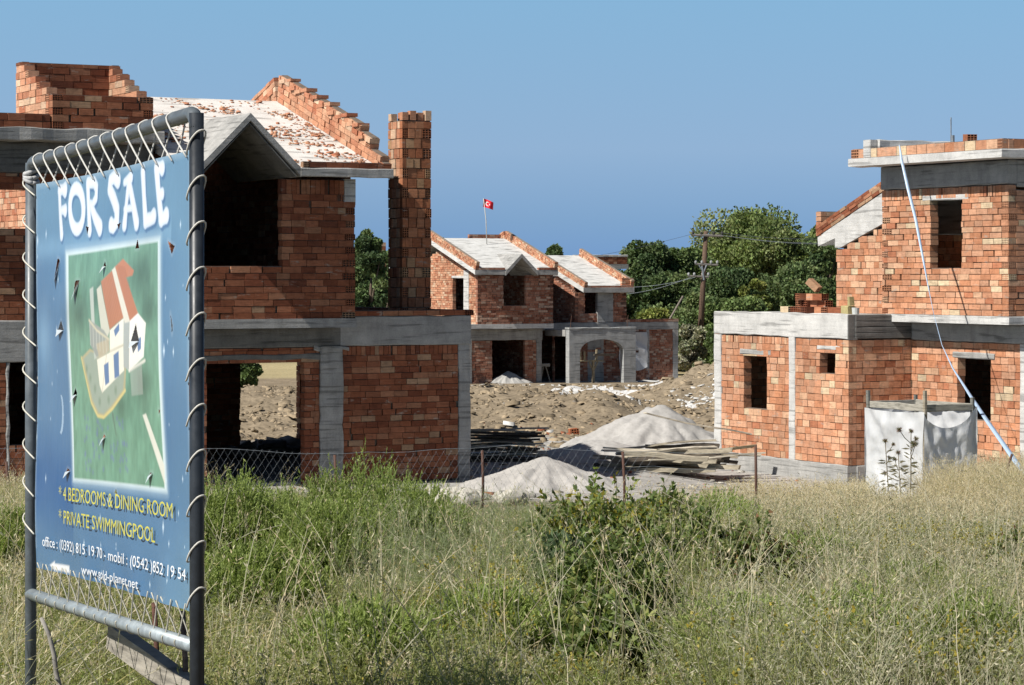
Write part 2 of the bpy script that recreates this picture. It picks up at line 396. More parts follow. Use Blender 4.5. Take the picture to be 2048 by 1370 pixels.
def heap_mesh(name, cx, cy, r, h, fn=None, n=96, colr=(.4, .4, .4), base=None, seed=1, power=1.0):
    xs = np.linspace(-1.25, 1.25, n); X, Y = np.meshgrid(xs * r[0], xs * r[1])
    d = np.sqrt((X / r[0]) ** 2 + (Y / r[1]) ** 2)
    ang = np.arctan2(Y, X)
    d2 = d * (1 + .22 * (fbm(np.cos(ang) * 2 + 9, np.sin(ang) * 2 + 9, seed, 3) - .5))
    z = h * np.clip(1 - d2, -0.12, 1) ** 1 if power == 1 else h * (np.sign(1 - d2) * np.abs(np.clip(1 - d2, -.1, 1)) ** power)
    z = np.where(d2 < .08, h * (1 - .5 * (.08 + d2 ** 2 / .08) ), z) if power == 1 else z
    z = z + (fbm(X * 3, Y * 3, seed + 3, 5) - .5) * .20 * h + (fbm(ang * 9 + 30, d * 1.5, seed + 11, 3) - .5) * .16 * h * np.clip(d2 * 1.5, 0, 1) * np.clip(1.1 - d2, 0, 1) * 2 + (fbm(np.cos(ang) * 7 + 20, np.sin(ang) * 7 + 20, seed + 8, 4) - .5) * .42 * h * np.clip(d2, 0, 1) * (d2 < 1)
    gx, gy = X + cx, Y + cy
    zz = gz(gx, gy) + z
    V = np.stack([gx - cx, gy - cy, zz - (base if base is not None else 0)], -1).reshape(-1, 3)
    idx = np.arange(n * n).reshape(n, n)
    Q = np.stack([idx[:-1, :-1], idx[:-1, 1:], idx[1:, 1:], idx[1:, :-1]], -1).reshape(-1, 4)
    fx = (fbm(gx[:-1, :-1] * 1.4, gy[:-1, :-1] * 1.4, seed + 5, 4)).reshape(-1, 1)
    C = np.array(colr)[None] * (.85 + .3 * fx)
    return np_mesh(name, V, Q, C, SAND, True)

# ================================================================== GROUND
def ground():
    xs = np.concatenate([np.linspace(-6000, -60, 22), np.linspace(-50, -16, 18)[0:], np.arange(-15.5, 22, .28), np.linspace(23, 70, 24), np.linspace(90, 6000, 20)])
    ys = np.concatenate([np.linspace(-40, 4, 10), np.arange(5, 58, .45), np.arange(58, 125, .32), np.arange(125.5, 215, 1.5), np.linspace(220, 900, 30), np.linspace(1000, 9000, 16)])
    X, Y = np.meshgrid(xs, ys); Z = gz(X, Y)
    V = np.stack([X, Y, Z], -1).reshape(-1, 3); ny, nx = X.shape
    idx = np.arange(nx * ny).reshape(ny, nx)
    Q = np.stack([idx[:-1, :-1], idx[:-1, 1:], idx[1:, 1:], idx[1:, :-1]], -1).reshape(-1, 4)
    cx, cy = (X[:-1, :-1] + .15).ravel(), (Y[:-1, :-1] + .15).ravel()
    n1 = fbm(cx * .6, cy * .6, 31, 4); n2 = fbm(cx * .13, cy * .1, 37, 3); n3 = fbm(cx * 2.3, cy * 1.5, 41, 3)
    soil = np.array([.15, .125, .075]); grav = np.array([.40, .385, .36]); dirt = np.array([.275, .222, .155]); straw = np.array([.40, .335, .19]); lime = np.array([.62, .61, .59])
    w_site = np.clip((cy - 40.5 + (n1 - .5) * 5) / 2.0, 0, 1)[:, None]
    w_dirt = np.clip((cy - 58 + (n1 - .5) * 9 - np.clip(2 - cx, 0, 4) * .0) / 3, 0, 1)[:, None]
    w_field = np.clip((cy - 138 + (n1 - .5) * 6) / 6, 0, 1)[:, None]
    C = soil * (.7 + .6 * n1[:, None])
    C = C * (1 - w_site) + grav * (.85 + .3 * n3[:, None]) * w_site
    C = C * (1 - w_dirt) + dirt * (.72 + .55 * n3[:, None]) * w_dirt
    band = (((cy > 104) & (cy < 112)) & (n3 > .47) & (np.abs(cx) < 9)) | (np.abs(cy - (88 + (cx - 4) * 1.2)) < .5 + n1) & (n3 > .5) & (cx > 2.2) & (cx < 8)
    C = np.where(band[:, None], lime * (.8 + .3 * n3[:, None]), C)
    C = C * (1 - w_field) + straw * (.75 + .5 * n2[:, None]) * w_field
    o = link('ground', np_mesh('ground', V, Q, C, GROUND, True)); o['kind'] = 'structure'
ground()

# ================================================================== LEFT HOUSE (nearest on the left)
LH = Frame(((941 - CX) / F * 47.3, 47.3, 0), 28)
LHT = thing('unfinished_house', 'red brick villa shell with tall crenellated chimney and open dormer, behind the for sale sign', 'house', LH.w(-4, 3, 0), 'villas under construction')
def prt(mb, name, mat, root, smooth=False): return mb.build(name, mat, root, smooth)
def left_house():
    fr = LH; T = LHT
    m = MB()                                             # ground floor brickwork
    k = dict(pal=PAL_RED, course=.112, lens=(.24, .30))
    wall_u(m, fr, 0, -2.64, -.26, -.05, 2.47, soldier=.24, **k)
    wall_u(m, fr, .01, -6.3, -3.1, -.05, 2.46, openings=[(-5.30, -3.40, -1, 2.235)], **k)
    wall_u(m, fr, 0, -9.6, -8.98, -.05, 2.28, **k); wall_u(m, fr, 0, -8.93, -6.35, -.05, 2.28, openings=[(-8.93, -7.2, .85, 2.6)], **k)
    wall_u(m, fr, 0, -11.2, -9.6, -.05, 2.28, **k); wall_v(m, fr, -11.2, .2, 7, -.05, 2.9, **k); wall_u(m, fr, 7.0, -11.2, -6.4, -.05, 2.9, out=1, **k)
    wall_v(m, fr, 0, .24, 6.9, -.05, 2.5, out=1, **k)
    wall_u(m, fr, 7.2, -6.3, -.1, -.05, 2.5, openings=[(-1.85, -.50, -1, 1.98)], out=1, **k)
    wall_v(m, fr, -6.3, .2, 7.2, -.05, 2.9, out=-1, **k)
    prt(m, 'ground_floor_wall', BRICK, T)
    cols = [(-.255, .0, -.012, .25, -.6, 2.47), (-3.10, -2.645, -.035, .26, -.6, 2.47), (-8.985, -8.93, -.012, .25, -.3, 2.27)]
    for c in cols:
        m = MB(); m.rough(fr, *c, j=.012, step=.18); prt(m, 'column', CONC, T)
    m = MB(); m.rough(fr, -3.22, -2.52, -.028, .2, 2.40, 2.466, j=.02, step=.1); prt(m, 'column_head', CONC, T)
    m = MB(); m.rough(fr, -2.69, .0, -.014, .25, 2.47, 3.02, j=.010, step=.25); prt(m, 'ring_beam', CONC, T)
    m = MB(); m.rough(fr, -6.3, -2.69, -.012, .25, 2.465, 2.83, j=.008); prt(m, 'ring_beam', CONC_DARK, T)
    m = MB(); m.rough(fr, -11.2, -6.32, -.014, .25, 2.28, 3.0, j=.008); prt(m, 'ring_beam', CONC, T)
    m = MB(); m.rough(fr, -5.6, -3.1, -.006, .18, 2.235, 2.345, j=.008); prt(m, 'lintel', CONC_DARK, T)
    m = MB(); m.rough(fr, -6.32, -2.72, -.80, 7.3, 2.832, 2.995, j=.006); prt(m, 'floor_slab', CONC, T)
    m = MB(); m.rough(fr, -11.2, -6.33, .24, 7.2, 2.80, 2.99, j=.004); prt(m, 'floor_slab', CONC, T)
    m = MB(); m.rough(fr, -2.69, -.02, .26, 7.2, 2.80, 2.98, j=.004); prt(m, 'terrace_slab', CONC, T)
    m = MB(); m.rough(fr, -6.3, -.05, .3, 7.3, -.5, -.02, j=.004); prt(m, 'ground_slab', CONC, T)
    m = MB(); m.rough(fr, -.98, -.1, 7.35, 15, -.7, -.06, j=.02); prt(m, 'apron_slab', CONC_PALE, T)
    m = MB(); wall_u(m, fr, -.03, -2.66, .06, 3.024, 3.13, course=.1, pal=PAL_RED, lens=(.28, .32), ends=(False, True))
    wall_v(m, fr, .0, .2, 6.9, 3.024, 3.12, course=.1, pal=PAL_RED, out=1); prt(m, 'terrace_kerb', BRICK, T)
    # upper floor
    m = MB(); zr = lambda v: 5.68 + .312 * (v + 1.3)
    wall_u(m, fr, -.78, -6.28, -2.74, 2.995, 5.5, openings=[(-5.9, -4.16, 3.96, 9)], soldier=.30, pal=PAL_RED, course=.118, lens=(.26, .36), rag=.03, ends=(False, True), chips=.12)
    gt = lambda v: (zr(v) if v < 3.6 else zr(7.2 - v)) - .2
    wall_v(m, fr, -2.74, -.58, 7.0, 2.995, 7.2, out=1, pal=PAL_RED, course=.118, top=gt, ends=(True, False))
    wall_v(m, fr, -6.28, -.58, 7.0, 2.995, 7.2, out=-1, pal=PAL_RED, course=.118, top=gt)
    wall_u(m, fr, 7.2, -6.28, -2.74, 2.995, 5.5, out=1, pal=PAL_RED, course=.118)
    prt(m, 'upper_floor_wall', BRICK, T)
    m = MB(); m.rough(fr, -2.965, -2.735, -.786, -.6, 5.05, 5.52, j=.004); prt(m, 'corner_post', CONC_PALE, T)
    ZZ = Vector((0, 0, 1))
    m = MB()                                             # main pitched slab with a notch where the dormer opens through it
    pl = [(-4.03, -1.3), (-2.26, -1.3), (-2.26, 3.6), (-6.25, 3.6), (-6.25, -1.3), (-5.97, -1.3), (-5.0, 1.62)]
    m.prism([fr.w(u, v, zr(v) - .15) for u, v in pl], ZZ * .15)
    m.prism([fr.w(u, v, zr(7.2 - v) - .15) for u, v in [(-2.26, 3.6), (-2.26, 8.4), (-6.25, 8.4), (-6.25, 3.6)]], ZZ * .15)
    prt(m, 'roof_slab', ROOFL, T)
    m = MB(); m.rough(fr, -4.05, -2.25, -1.36, -1.302, 5.522, 5.685, j=.007, step=.2); prt(m, 'eave_edge', CONC, T)
    m = MB(); n = 8                                      # dormer gable: folded slab, slightly uneven lower edge
    sec = [(-5.97, 5.52), (-5.0, 6.49), (-4.03, 5.52), (-4.03, 5.66), (-5.0, 6.62), (-5.97, 5.66)]
    m.prism([fr.w(u, -1.34, z) for u, z in sec], fr.V * 3.1); prt(m, 'dormer_roof', CONC, T)
    m = MB(); m.prism([fr.w(u, -1.28, z) for u, z in [(-5.9, 5.54), (-5.0, 6.452), (-4.1, 5.54), (-4.12, 5.525), (-5.0, 6.43), (-5.88, 5.525)]], fr.V * 2.9, (.1, .1, .1)); prt(m, 'dormer_shade_lining', CONC_DARK, T)  # added dark lining: the shade under the gable put into its colour
    m = MB(); wall_u(m, fr, -1.33, -4.0, -2.27, 5.69, 5.80, course=.105, pal=PAL_RED, lens=(.30, .34), thick=.12, ends=(True, False)); prt(m, 'eave_brick_row', BRICK, T)
    m = MB(); A = (fr.V + ZZ * .312).normalized(); Un = (ZZ - fr.V * .312).normalized(); L = 4.9 * 1.0475
    ht = lambda a: .16 + .28 * min(1, a / 1.4) + (.10 if (int(a / .33) % 2) else 0.0) * (a > .6)
    brick_wall(m, fr.w(-2.46, -1.3, 5.685), A, Un, -fr.U, L, .56, course=.105, thick=.19, lens=(.19, .28), top=ht, pal=PAL_PINK, chips=.2, prot=.014, ends=(True, False))
    A2 = (fr.V - ZZ * .312).normalized(); U2 = (ZZ + fr.V * .312).normalized()
    brick_wall(m, fr.w(-2.46, 3.6, 7.215), A2, U2, -fr.U, L, .5, course=.105, thick=.19, lens=(.19, .28), pal=PAL_PINK, chips=.2, prot=.014)
    for i in range(15):                                  # the ragged top course: flat pieces stepping down the verge
        a = .9 + i * .28; O = fr.w(-2.47, -1.3, 5.685) + A * a + Un * (ht(a) + .02)
        m.box(O, fr.V, ZZ, -fr.U, 0, random.uniform(.2, .3), -.02, random.uniform(.03, .06), -.22, random.uniform(-.02, .03), random.choice(PAL_PINK))
    prt(m, 'verge_parapet', BRICK, T)
    # left wing with flat roof
    m = MB(); k = dict(pal=PAL_RED, course=.113, lens=(.26, .34))
    wall_u(m, fr, 0, -11.2, -6.35, 3.0, 5.55, openings=[(-12, -8.5, 4.63, 5.28)], **k)
    wall_v(m, fr, -7.6, .6, 6.5, 3.0, 5.8, out=-1, pal=PAL_PINK, course=.113, lens=(.24, .3))
    prt(m, 'wing_wall', BRICK, T)
    m = MB(); m.rough(fr, -7.75, -7.62, 2.1, 2.4, 3.0, 5.8, j=.004); prt(m, 'wing_post', CONC_PALE, T)
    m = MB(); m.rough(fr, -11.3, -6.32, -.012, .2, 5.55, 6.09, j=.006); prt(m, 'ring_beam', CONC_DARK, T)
    m = MB(); m.rough(fr, -11.3, -6.30, -.52, 1.9, 6.09, 6.31, j=.012, step=.2); prt(m, 'flat_roof', CONC, T)
    m = MB(); wall_u(m, fr, -.36, -11.3, -8.3, 6.312, 6.56, course=.122, pal=PAL_RED, lens=(.30, .36)); prt(m, 'eave_brick_row', BRICK, T)
    m = MB(); k = dict(pal=PAL_RED, course=.122, lens=(.30, .38), thick=.19)
    wall_u(m, fr, -.38, -8.28, -6.44, 6.312, 6.90, chips=.2, ends=(True, True), **k)
    st = lambda v: 6.92 + .70 * max(0, min(1, (v + .25) / 1.75))
    wall_v(m, fr, -8.285, -.185, 1.75, 6.312, 7.6, out=-1, top=st, ends=(True, False), **dict(k, pal=PAL_PINK))
    wall_v(m, fr, -6.60, -.185, 1.75, 6.312, 7.6, out=-1, top=lambda v: st(v - .1), ends=(True, False), **dict(k, pal=PAL_PINK))
    wall_u(m, fr, 1.56, -8.26, -6.42, 6.312, 7.6, **k)
    prt(m, 'stair_tower', BRICK, T)
    # chimney stack
    m = MB(); u0, v0, w_, d_ = -.947, 1.0, .62, .64; k = dict(course=.190, lens=(.15, .17, .19), thick=.13, hollow_n=(3, 4), gap=.014, prot=.012, chips=.05)
    pc = [(.45, .185, .095)] * 4 + [(.50, .23, .125)] * 3 + [(.40, .15, .075)] * 2 + [(.54, .33, .19)]
    wall_u(m, fr, v0, u0, u0 + w_, 2.98, 6.74, pal=pc, ends=(True, True), **k)
    wall_u(m, fr, v0 + d_, u0, u0 + w_, 2.98, 6.74, out=1, pal=pc, ends=(True, True), **k)
    wall_v(m, fr, u0 - .004, v0 + .13, v0 + d_ - .13, 2.98, 6.74, pal=PAL_PINK, **dict(k, lens=(.17, .19)))
    wall_v(m, fr, u0 + w_ + .004, v0 + .13, v0 + d_ - .13, 2.98, 6.74, out=1, pal=PAL_PINK, **k)
    ch = prt(m, 'chimney', BRICK, T)
    m = MB()
    for (a, b, h) in [(.0, 0, .15), (.165, 0, .18), (.335, .03, .15), (.49, 0, .19), (.0, .5, .14), (.2, .5, .17), (.48, .5, .15)]:
        cc = random.choice(PAL_PINK); z = 6.745
        m.box(fr.w(u0 + a, v0 + b, z), fr.U, ZZ, -fr.V, 0, .125, 0, h, -.13, 0, cc)
    c2 = prt(m, 'chimney_crown', BRICK, T)
left_house()

# ================================================================== FAR HOUSE (centre)
FH = Frame((1.5458, 131, -1.9116), 28)
FHT = thing('unfinished_house', 'distant brick villa shell with two sloping concrete roofs, a red flag and an arched porch', 'house', FH.w(0, 3, 0), 'villas under construction')
def far_house():
    fr = FH; T = FHT; ZZ = Vector((0, 0, 1)); zr = lambda v: 5.92 + .31 * (v + 1.3)
    m = MB(); k = dict(pal=PAL_DUSTY, course=.118, lens=(.26, .34), gap=.014, chips=.2, prot=.012, mortar=(.28, .24, .20))
    wall_u(m, fr, 0, -4.1, -.3, -.1, 2.27, openings=[(-2.9, -.98, -1, 2.26 - .05)], **k)
    wall_v(m, fr, -4.1, .2, 8, -.1, 2.9, **k)
    wall_u(m, fr, 1.0, 1.3, 8.7, -.1, 2.9, openings=[(1.35, 2.9, -1, 2.6)], **k)
    wall_u(m, fr, 8, -4.1, 9, -.1, 2.9, out=1, **k); wall_v(m, fr, 9, 1.2, 8, -.1, 2.9, out=1, **k); wall_v(m, fr, 0, .2, 8, -.1, 2.9, out=1, **k)
    prt(m, 'ground_floor_wall', BRICK, T)
    for c in [(-4.35, -4.1, -.012, .25), (-.3, .02, -.012, .25), (3.35, 4.35, .985, 1.2), (8.68, 9.02, .98, 1.25), (7.0, 7.2, .99, 1.2)]:
        m = MB(); m.rough(fr, *c, -.2, 2.7, j=.01); prt(m, 'column', CONC, T)
    m = MB(); m.rough(fr, -4.4, .05, -.015, .25, 2.275, 2.86, j=.008); prt(m, 'ring_beam', CONC, T)
    m = MB(); m.rough(fr, .06, 9.03, .98, 1.25, 2.71, 3.12, j=.008); prt(m, 'ring_beam', CONC, T)
    m = MB(); m.rough(fr, -4.65, .28, -.82, 8, 2.88, 3.13, j=.006); prt(m, 'floor_slab', CONC_PALE, T)
    m = MB(); m.rough(fr, .3, 9.0, 1.26, 8, 2.86, 3.06, j=.006); prt(m, 'terrace_slab', CONC, T)
    m = MB(); m.rough(fr, -5.2, 9.3, -1.2, 9, -.8, -.03, j=.03); m.rough(fr, .3, 5.4, -2.6, -1.2, -.8, -.035, j=.03); prt(m, 'ground_slab', CONC_PALE, T)
    m = MB(); wall_u(m, fr, .97, 5.7, 9.05, 3.125, 3.28, course=.11, pal=PAL_DUSTY); prt(m, 'terrace_kerb', BRICK, T)
    # upper storey
    m = MB(); gt = lambda v: (zr(v) if v < 3.6 else zr(7.2 - v)) - .42
    wall_u(m, fr, -.8, -4.18, .26, 3.13, 5.66, openings=[(-2.66, -1.35, 4.1, 9)], ends=(True, True), rag=.02, **k)
    wall_v(m, fr, -4.18, -.60, 8, 3.13, 8, openings=[(.73, 2.06, 3.0, 5.48)], top=gt, **dict(k, pal=PAL_PINK))
    wall_v(m, fr, .26, -.60, 8, 3.13, 8, out=1, top=gt, **k)
    wall_u(m, fr, 8, -4.1, .26, 3.13, 5.6, out=1, **k)
    wall_u(m, fr, 1.0, 2.58, 5.78, 3.13, 4.72, openings=[(3.2, 5.0, 3.6, 9)], ends=(True, True), **k)
    wall_u(m, fr, 1.0, 3.2, 3.96, 3.13, 3.62, **k); wall_u(m, fr, 1.0, 4.92, 5.0, 3.13, 4.72, **k)
    g2 = lambda v: 4.98 + .31 * (v - .5) - .36
    wall_v(m, fr, 2.58, 1.2, 7, 3.13, 7, top=g2, **k); wall_v(m, fr, 5.78, 1.2, 7, 3.13, 7, out=1, top=g2, **k)
    wall_u(m, fr, 7, 2.58, 5.78, 3.13, 6, out=1, **k)
    prt(m, 'upper_floor_wall', BRICK, T)
    m = MB(); m.rough(fr, -4.22, -4.0, .16, .73, 3.13, 5.9, j=.005); prt(m, 'corner_post', CONC_PALE, T)
    m = MB(); m.rough(fr, -4.21, -4.0, .7, 2.12, 5.485, 5.62, j=.005); prt(m, 'lintel', CONC_PALE, T)
    m = MB(); m.rough(fr, 3.95, 4.92, .97, 1.2, 3.13, 4.72, j=.006); prt(m, 'wall_panel', CONC, T)
    m = MB()                                             # main slab
    pl = [(-1.0, -1.3), (.24, -1.3), (.24, 4.2), (-4.58, 4.2), (-4.58, -1.3), (-2.79, -1.3), (-1.9, 1.25)]
    m.prism([fr.w(u, v, zr(v) - .24) for u, v in pl], ZZ * .24)
    m.prism([fr.w(u, v, zr(8.4 - v) - .24) for u, v in [(.24, 4.2), (.24, 9), (-4.58, 9), (-4.58, 4.2)]], ZZ * .24)
    prt(m, 'roof_slab', ROOFC, T)
    m = MB(); m.rough(fr, -4.6, -2.78, -1.35, -1.302, 5.665, 5.925, j=.006); prt(m, 'eave_edge', CONC, T); m = MB(); m.rough(fr, -1.01, .25, -1.35, -1.302, 5.665, 5.925, j=.006); prt(m, 'eave_edge', CONC, T)
    m = MB(); sec = [(-2.84, 5.63), (-1.9, 6.56), (-.96, 5.63), (-.96, 5.86), (-1.9, 6.76), (-2.84, 5.86)]
    m.prism([fr.w(u, -1.38, z) for u, z in sec], fr.V * 3.0); prt(m, 'dormer_roof', CONC, T)
    m = MB()
    wall_u(m, fr, -1.36, -4.58, -2.86, 5.93, 6.05, course=.11, pal=PAL_DUSTY, ends=(True, False)); prt(m, 'eave_brick_row', BRICK, T); m = MB(); wall_u(m, fr, -1.36, -.9, .24, 5.93, 6.05, course=.11, pal=PAL_DUSTY, ends=(False, True))
    prt(m, 'eave_brick_row', BRICK, T)
    A = (fr.V + ZZ * .31).normalized(); Un = (ZZ - fr.V * .31).normalized(); B = (fr.V - ZZ * .31).normalized(); Bn = (ZZ + fr.V * .31).normalized()
    for u in (-4.56, .02):
        m = MB(); kk = dict(course=.11, thick=.2, lens=(.2, .28), pal=PAL_PINK, chips=.2, prot=.015, gap=.014, mortar=(.28, .24, .20))
        brick_wall(m, fr.w(u, -1.3, 5.925), A, Un, -fr.U, 5.76, .42, **kk); brick_wall(m, fr.w(u, 4.2, 7.63), B, Bn, -fr.U, 4.6, .42, **kk)
        prt(m, 'verge_parapet', BRICK, T)
    m = MB()                                             # lower roof on the right
    z2 = lambda v: 4.98 + .31 * (v - .5)
    m.prism([fr.w(u, v, z2(v) - .26) for u, v in [(2.83, .5), (5.9, .5), (5.9, 6.2), (.3, 6.2), (.3, 3.3), (2.83, 3.3)]], ZZ * .26); prt(m, 'roof_slab', ROOFC, T)
    m = MB(); m.rough(fr, 2.8, 5.92, .44, .498, 4.715, 4.985, j=.006); prt(m, 'eave_edge', CONC, T)
    m = MB(); wall_u(m, fr, .45, 2.84, 5.9, 4.99, 5.1, course=.1, pal=PAL_DUSTY, ends=(True, False)); wall_u(m, fr, .52, 5.2, 5.92, 5.1, 5.5, course=.11, pal=PAL_PINK, ends=(False, True), top=lambda u: 5.5); prt(m, 'eave_brick_row', BRICK, T)
    for u, ln in ((2.85, 5.4), (5.7, 5.9)):
        m = MB(); brick_wall(m, fr.w(u, .5, 4.985), A, Un, -fr.U, ln, .42 if u > 3 else .30, **kk); prt(m, 'verge_parapet', BRICK, T)
    m = MB(); wall_u(m, fr, 4.6, -1.9, .0, 7.4, 7.85, course=.11, pal=PAL_DUSTY, ends=(True, False)); prt(m, 'ridge_wall', BRICK, T)
    # chimney at the left end
    m = MB(); fx = FH.on_v(-1.5, 757, 600)[0]
    wall_u(m, fr, -1.5, fx, fx + .42, -.5, 5.42 + 1.9, course=.19, lens=(.19,), pal=PAL_PINK, thick=.15); wall_v(m, fr, fx, -1.35, -.9, -.5, 5.42 + 1.9, course=.19, lens=(.19,), pal=PAL_PINK, thick=.15)
    prt(m, 'chimney', BRICK, T)
    # porch with a wide arch
    m = MB(); v0, v1 = -1.62, -1.25; ua, ub, zt = .76, 4.78, 2.82; a0, a1, zs, zt2 = 1.40, 4.05, 1.55, 2.30
    arc = [(a0 + (a1 - a0) * (.5 - .5 * math.cos(math.pi * i / 14)), zs + (zt2 - zs) * math.sin(math.pi * i / 14) ** .8) for i in range(15)]
    for v, flip in ((v0, 1), (v1, -1)):
        for i in range(14):
            (p, q), (r, s) = arc[i], arc[i + 1]
            m.quad(fr.w(p, v, q), fr.w(r, v, s), fr.w(r, v, zt), fr.w(p, v, zt))
        m.quad(fr.w(ua, v, -.3), fr.w(a0, v, -.3), fr.w(a0, v, zt), fr.w(ua, v, zt)); m.quad(fr.w(a1, v, -.3), fr.w(ub, v, -.3), fr.w(ub, v, zt), fr.w(a1, v, zt))
    path = [(a0, -.3)] + arc + [(a1, -.3)]
    for (p, q), (r, s) in zip(path, path[1:]): m.quad(fr.w(p, v0, q), fr.w(r, v0, s), fr.w(r, v1, s), fr.w(p, v1, q))
    for (p, q), (r, s) in (((ua, -.3), (ua, zt)), ((ua, zt), (ub, zt)), ((ub, zt), (ub, -.3))): m.quad(fr.w(p, v0, q), fr.w(r, v0, s), fr.w(r, v1, s), fr.w(p, v1, q))
    m.rough(fr, ua - .03, ub + .03, v0 - .03, v1 + .03, zt + .004, zt + .10, j=.01)
    prt(m, 'porch_arch', BLOCK, T)
    m = MB(); m.rough(fr, ua - .02, ua + .25, v1 + .004, 1.0, 2.45, 2.8, j=.008); prt(m, 'porch_beam', CONC, T); m = MB(); m.rough(fr, ub - .25, ub, v1 + .004, .97, 2.45, 2.8, j=.008); prt(m, 'porch_beam', CONC, T)
    for (u, v) in ((ua + .15, v0 + .15), (ub - .45, v0 + .15), (5.2, 1.1)):
        m = MB(); m.tube([fr.w(u, v, 2.85), fr.w(u + .03, v, 3.25), fr.w(u + .08, v, 3.55)], .016, 5); prt(m, 'starter_bar', RUST, T)
far_house()

# ================================================================== RIGHT HOUSE
RH = Frame(((1697 - CX) / F * 50, 50, 0), 28)
RHT = thing('unfinished_house', 'orange block villa shell with flat roofed tower, on the right behind the white plastic enclosure', 'house', RH.w(2, 2, 0), 'villas under construction')
def right_house():
    fr = RH; T = RHT; ZZ = Vector((0, 0, 1))
    k = dict(course=.1395, lens=(.19, .24, .29), pal=PAL_ORANGE, gap=.010, chips=.05)
    m = MB()
    wall_v(m, fr, 0, 0, 1.88, -.03, 2.49, openings=[(.463, .99, 1.80, 2.25)], ends=(False, False), **k)
    wall_v(m, fr, .0, 2.10, 4.68, -.03, 2.49, openings=[(2.93, 3.80, .97, 2.08)], soldier=.20, **k)
    wall_u(m, fr, 0.0, .195, 1.72, -.03, 2.49, ends=(False, False), **k)
    for r_ in range(9):                                  # hollow ends show at the corner on every other course
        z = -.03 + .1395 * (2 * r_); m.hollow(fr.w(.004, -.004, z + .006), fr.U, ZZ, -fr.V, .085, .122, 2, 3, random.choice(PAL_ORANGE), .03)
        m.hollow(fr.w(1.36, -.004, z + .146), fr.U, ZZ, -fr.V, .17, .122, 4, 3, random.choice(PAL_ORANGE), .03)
    wall_v(m, fr, 1.55, -3.41, -.01, -.03, 2.46, openings=[(-2.52, -1.50, .90, 2.14)], **k)
    wall_u(m, fr, -3.66, 1.9, 6, -.03, 2.46, **k)
    wall_u(m, fr, 4.94, .0, 6, -.03, 2.9, out=1, **k); wall_v(m, fr, 6, -3.6, 4.9, -.03, 2.9, out=1, **k)
    prt(m, 'ground_floor_wall', BRICK, T)
    m = MB(); m.rough(fr, -.03, .2, 0, 4.97, -.8, -.035, j=.008); m.rough(fr, .2, 1.52, -.025, .2, -.8, -.035, j=.006); m.rough(fr, 1.52, 1.8, -3.7, .2, -.8, -.036, j=.006); prt(m, 'foundation', CONC, T)
    for c in [(-.014, .2, 4.68, 4.96, -.04, 2.5), (-.014, .2, 1.88, 2.10, -.04, 2.5), (1.538, 1.8, -3.68, -3.41, -.04, 2.46)]:
        m = MB(); m.rough(fr, *c, j=.006); prt(m, 'column', CONC_PALE, T)
    m = MB(); m.rough(fr, -.016, .22, .0, 4.965, 2.50, 2.99, j=.012, step=.3); prt(m, 'ring_beam', CONC_PALE, T)
    m = MB(); m.rough(fr, -.015, 1.54, -.018, -.001, 2.505, 2.985, j=.003); m.rough(fr, .22, 1.54, 0, .2, 2.505, 2.985, j=.004)
    for i in range(4): m.rough(fr, .16, 1.54, -.034, -.019, 2.51 + i * .118, 2.615 + i * .118, j=.003)
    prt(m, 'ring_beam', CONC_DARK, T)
    m = MB(); m.rough(fr, 1.535, 1.8, -3.68, -.02, 2.47, 2.83, j=.006); m.rough(fr, 1.8, 6, -3.68, -3.4, 2.47, 2.83, j=.006); prt(m, 'ring_beam', CONC, T)
    m = MB(); m.rough(fr, .22, 6, .2, 4.95, 2.84, 2.97, j=.004); prt(m, 'roof_slab', CONC_PALE, T)
    m = MB(); m.rough(fr, 1.04, 6, -3.70, .19, 2.832, 2.998, j=.008); prt(m, 'floor_slab', CONC_PALE, T)
    for (a, b, u0, z0, z1) in [(2.78, 3.93, -.006, 2.085, 2.20), (.30, 1.08, -.006, 2.255, 2.36), (-2.66, -1.36, 1.53, 2.145, 2.26)]:
        m = MB(); m.rough(fr, u0, u0 + .2, a, b, z0, z1, j=.006); prt(m, 'lintel', CONC if z0 < 2.2 else CONC_PALE, T)
    # tower
    kt = dict(course=.1145, lens=(.26, .30, .34), pal=PAL_ORANGE, chips=.14, rag=.02, gap=.012)
    m = MB()
    wall_v(m, fr, 1.1, -3.60, .38, 3.0, 5.50, openings=[(-2.19, -1.22, 3.93, 5.24)], soldier=.21, ends=(True, True), **kt)
    wall_u(m, fr, -3.61, 1.11, 6, 3.0, 5.44, ends=(True, False), **kt)
    wall_u(m, fr, .40, 1.3, 1.6, 3.0, 5.97, out=1, **kt); wall_u(m, fr, .40, 1.6, 6, 5.42, 5.97, out=1, **kt); wall_v(m, fr, 6, .4, 2.6, 3, 5.5, out=1, **kt); wall_v(m, fr, 6, -3.4, .3, 3, 5.9, out=1, **kt)
    prt(m, 'tower_wall', BRICK, T)
    m = MB(); m.rough(fr, 1.094, 1.29, -2.40, -.98, 5.245, 5.36, j=.006); prt(m, 'lintel', CONC_PALE, T)
    m = MB(); m.rough(fr, 1.085, 1.3, -3.62, .40, 5.51, 5.97, j=.006); m.rough(fr, 1.3, 6, -3.625, -3.4, 5.45, 5.97, j=.006); prt(m, 'tower_beam', CONC, T)
    m = MB(); m.rough(fr, .50, 6.4, -4.17, .70, 5.972, 6.145, j=.012, step=.3); prt(m, 'eave_slab', CONC_PALE, T)
    m = MB(); wall_v(m, fr, .53, -4.13, .66, 6.147, 6.33, course=.185, lens=(.28, .32), pal=PAL_ORANGE, thick=.14, ends=(True, True)); wall_u(m, fr, -4.14, .68, 6, 6.147, 6.33, course=.185, lens=(.28, .32), pal=PAL_ORANGE, thick=.14)
    prt(m, 'eave_brick_row', BRICK, T)
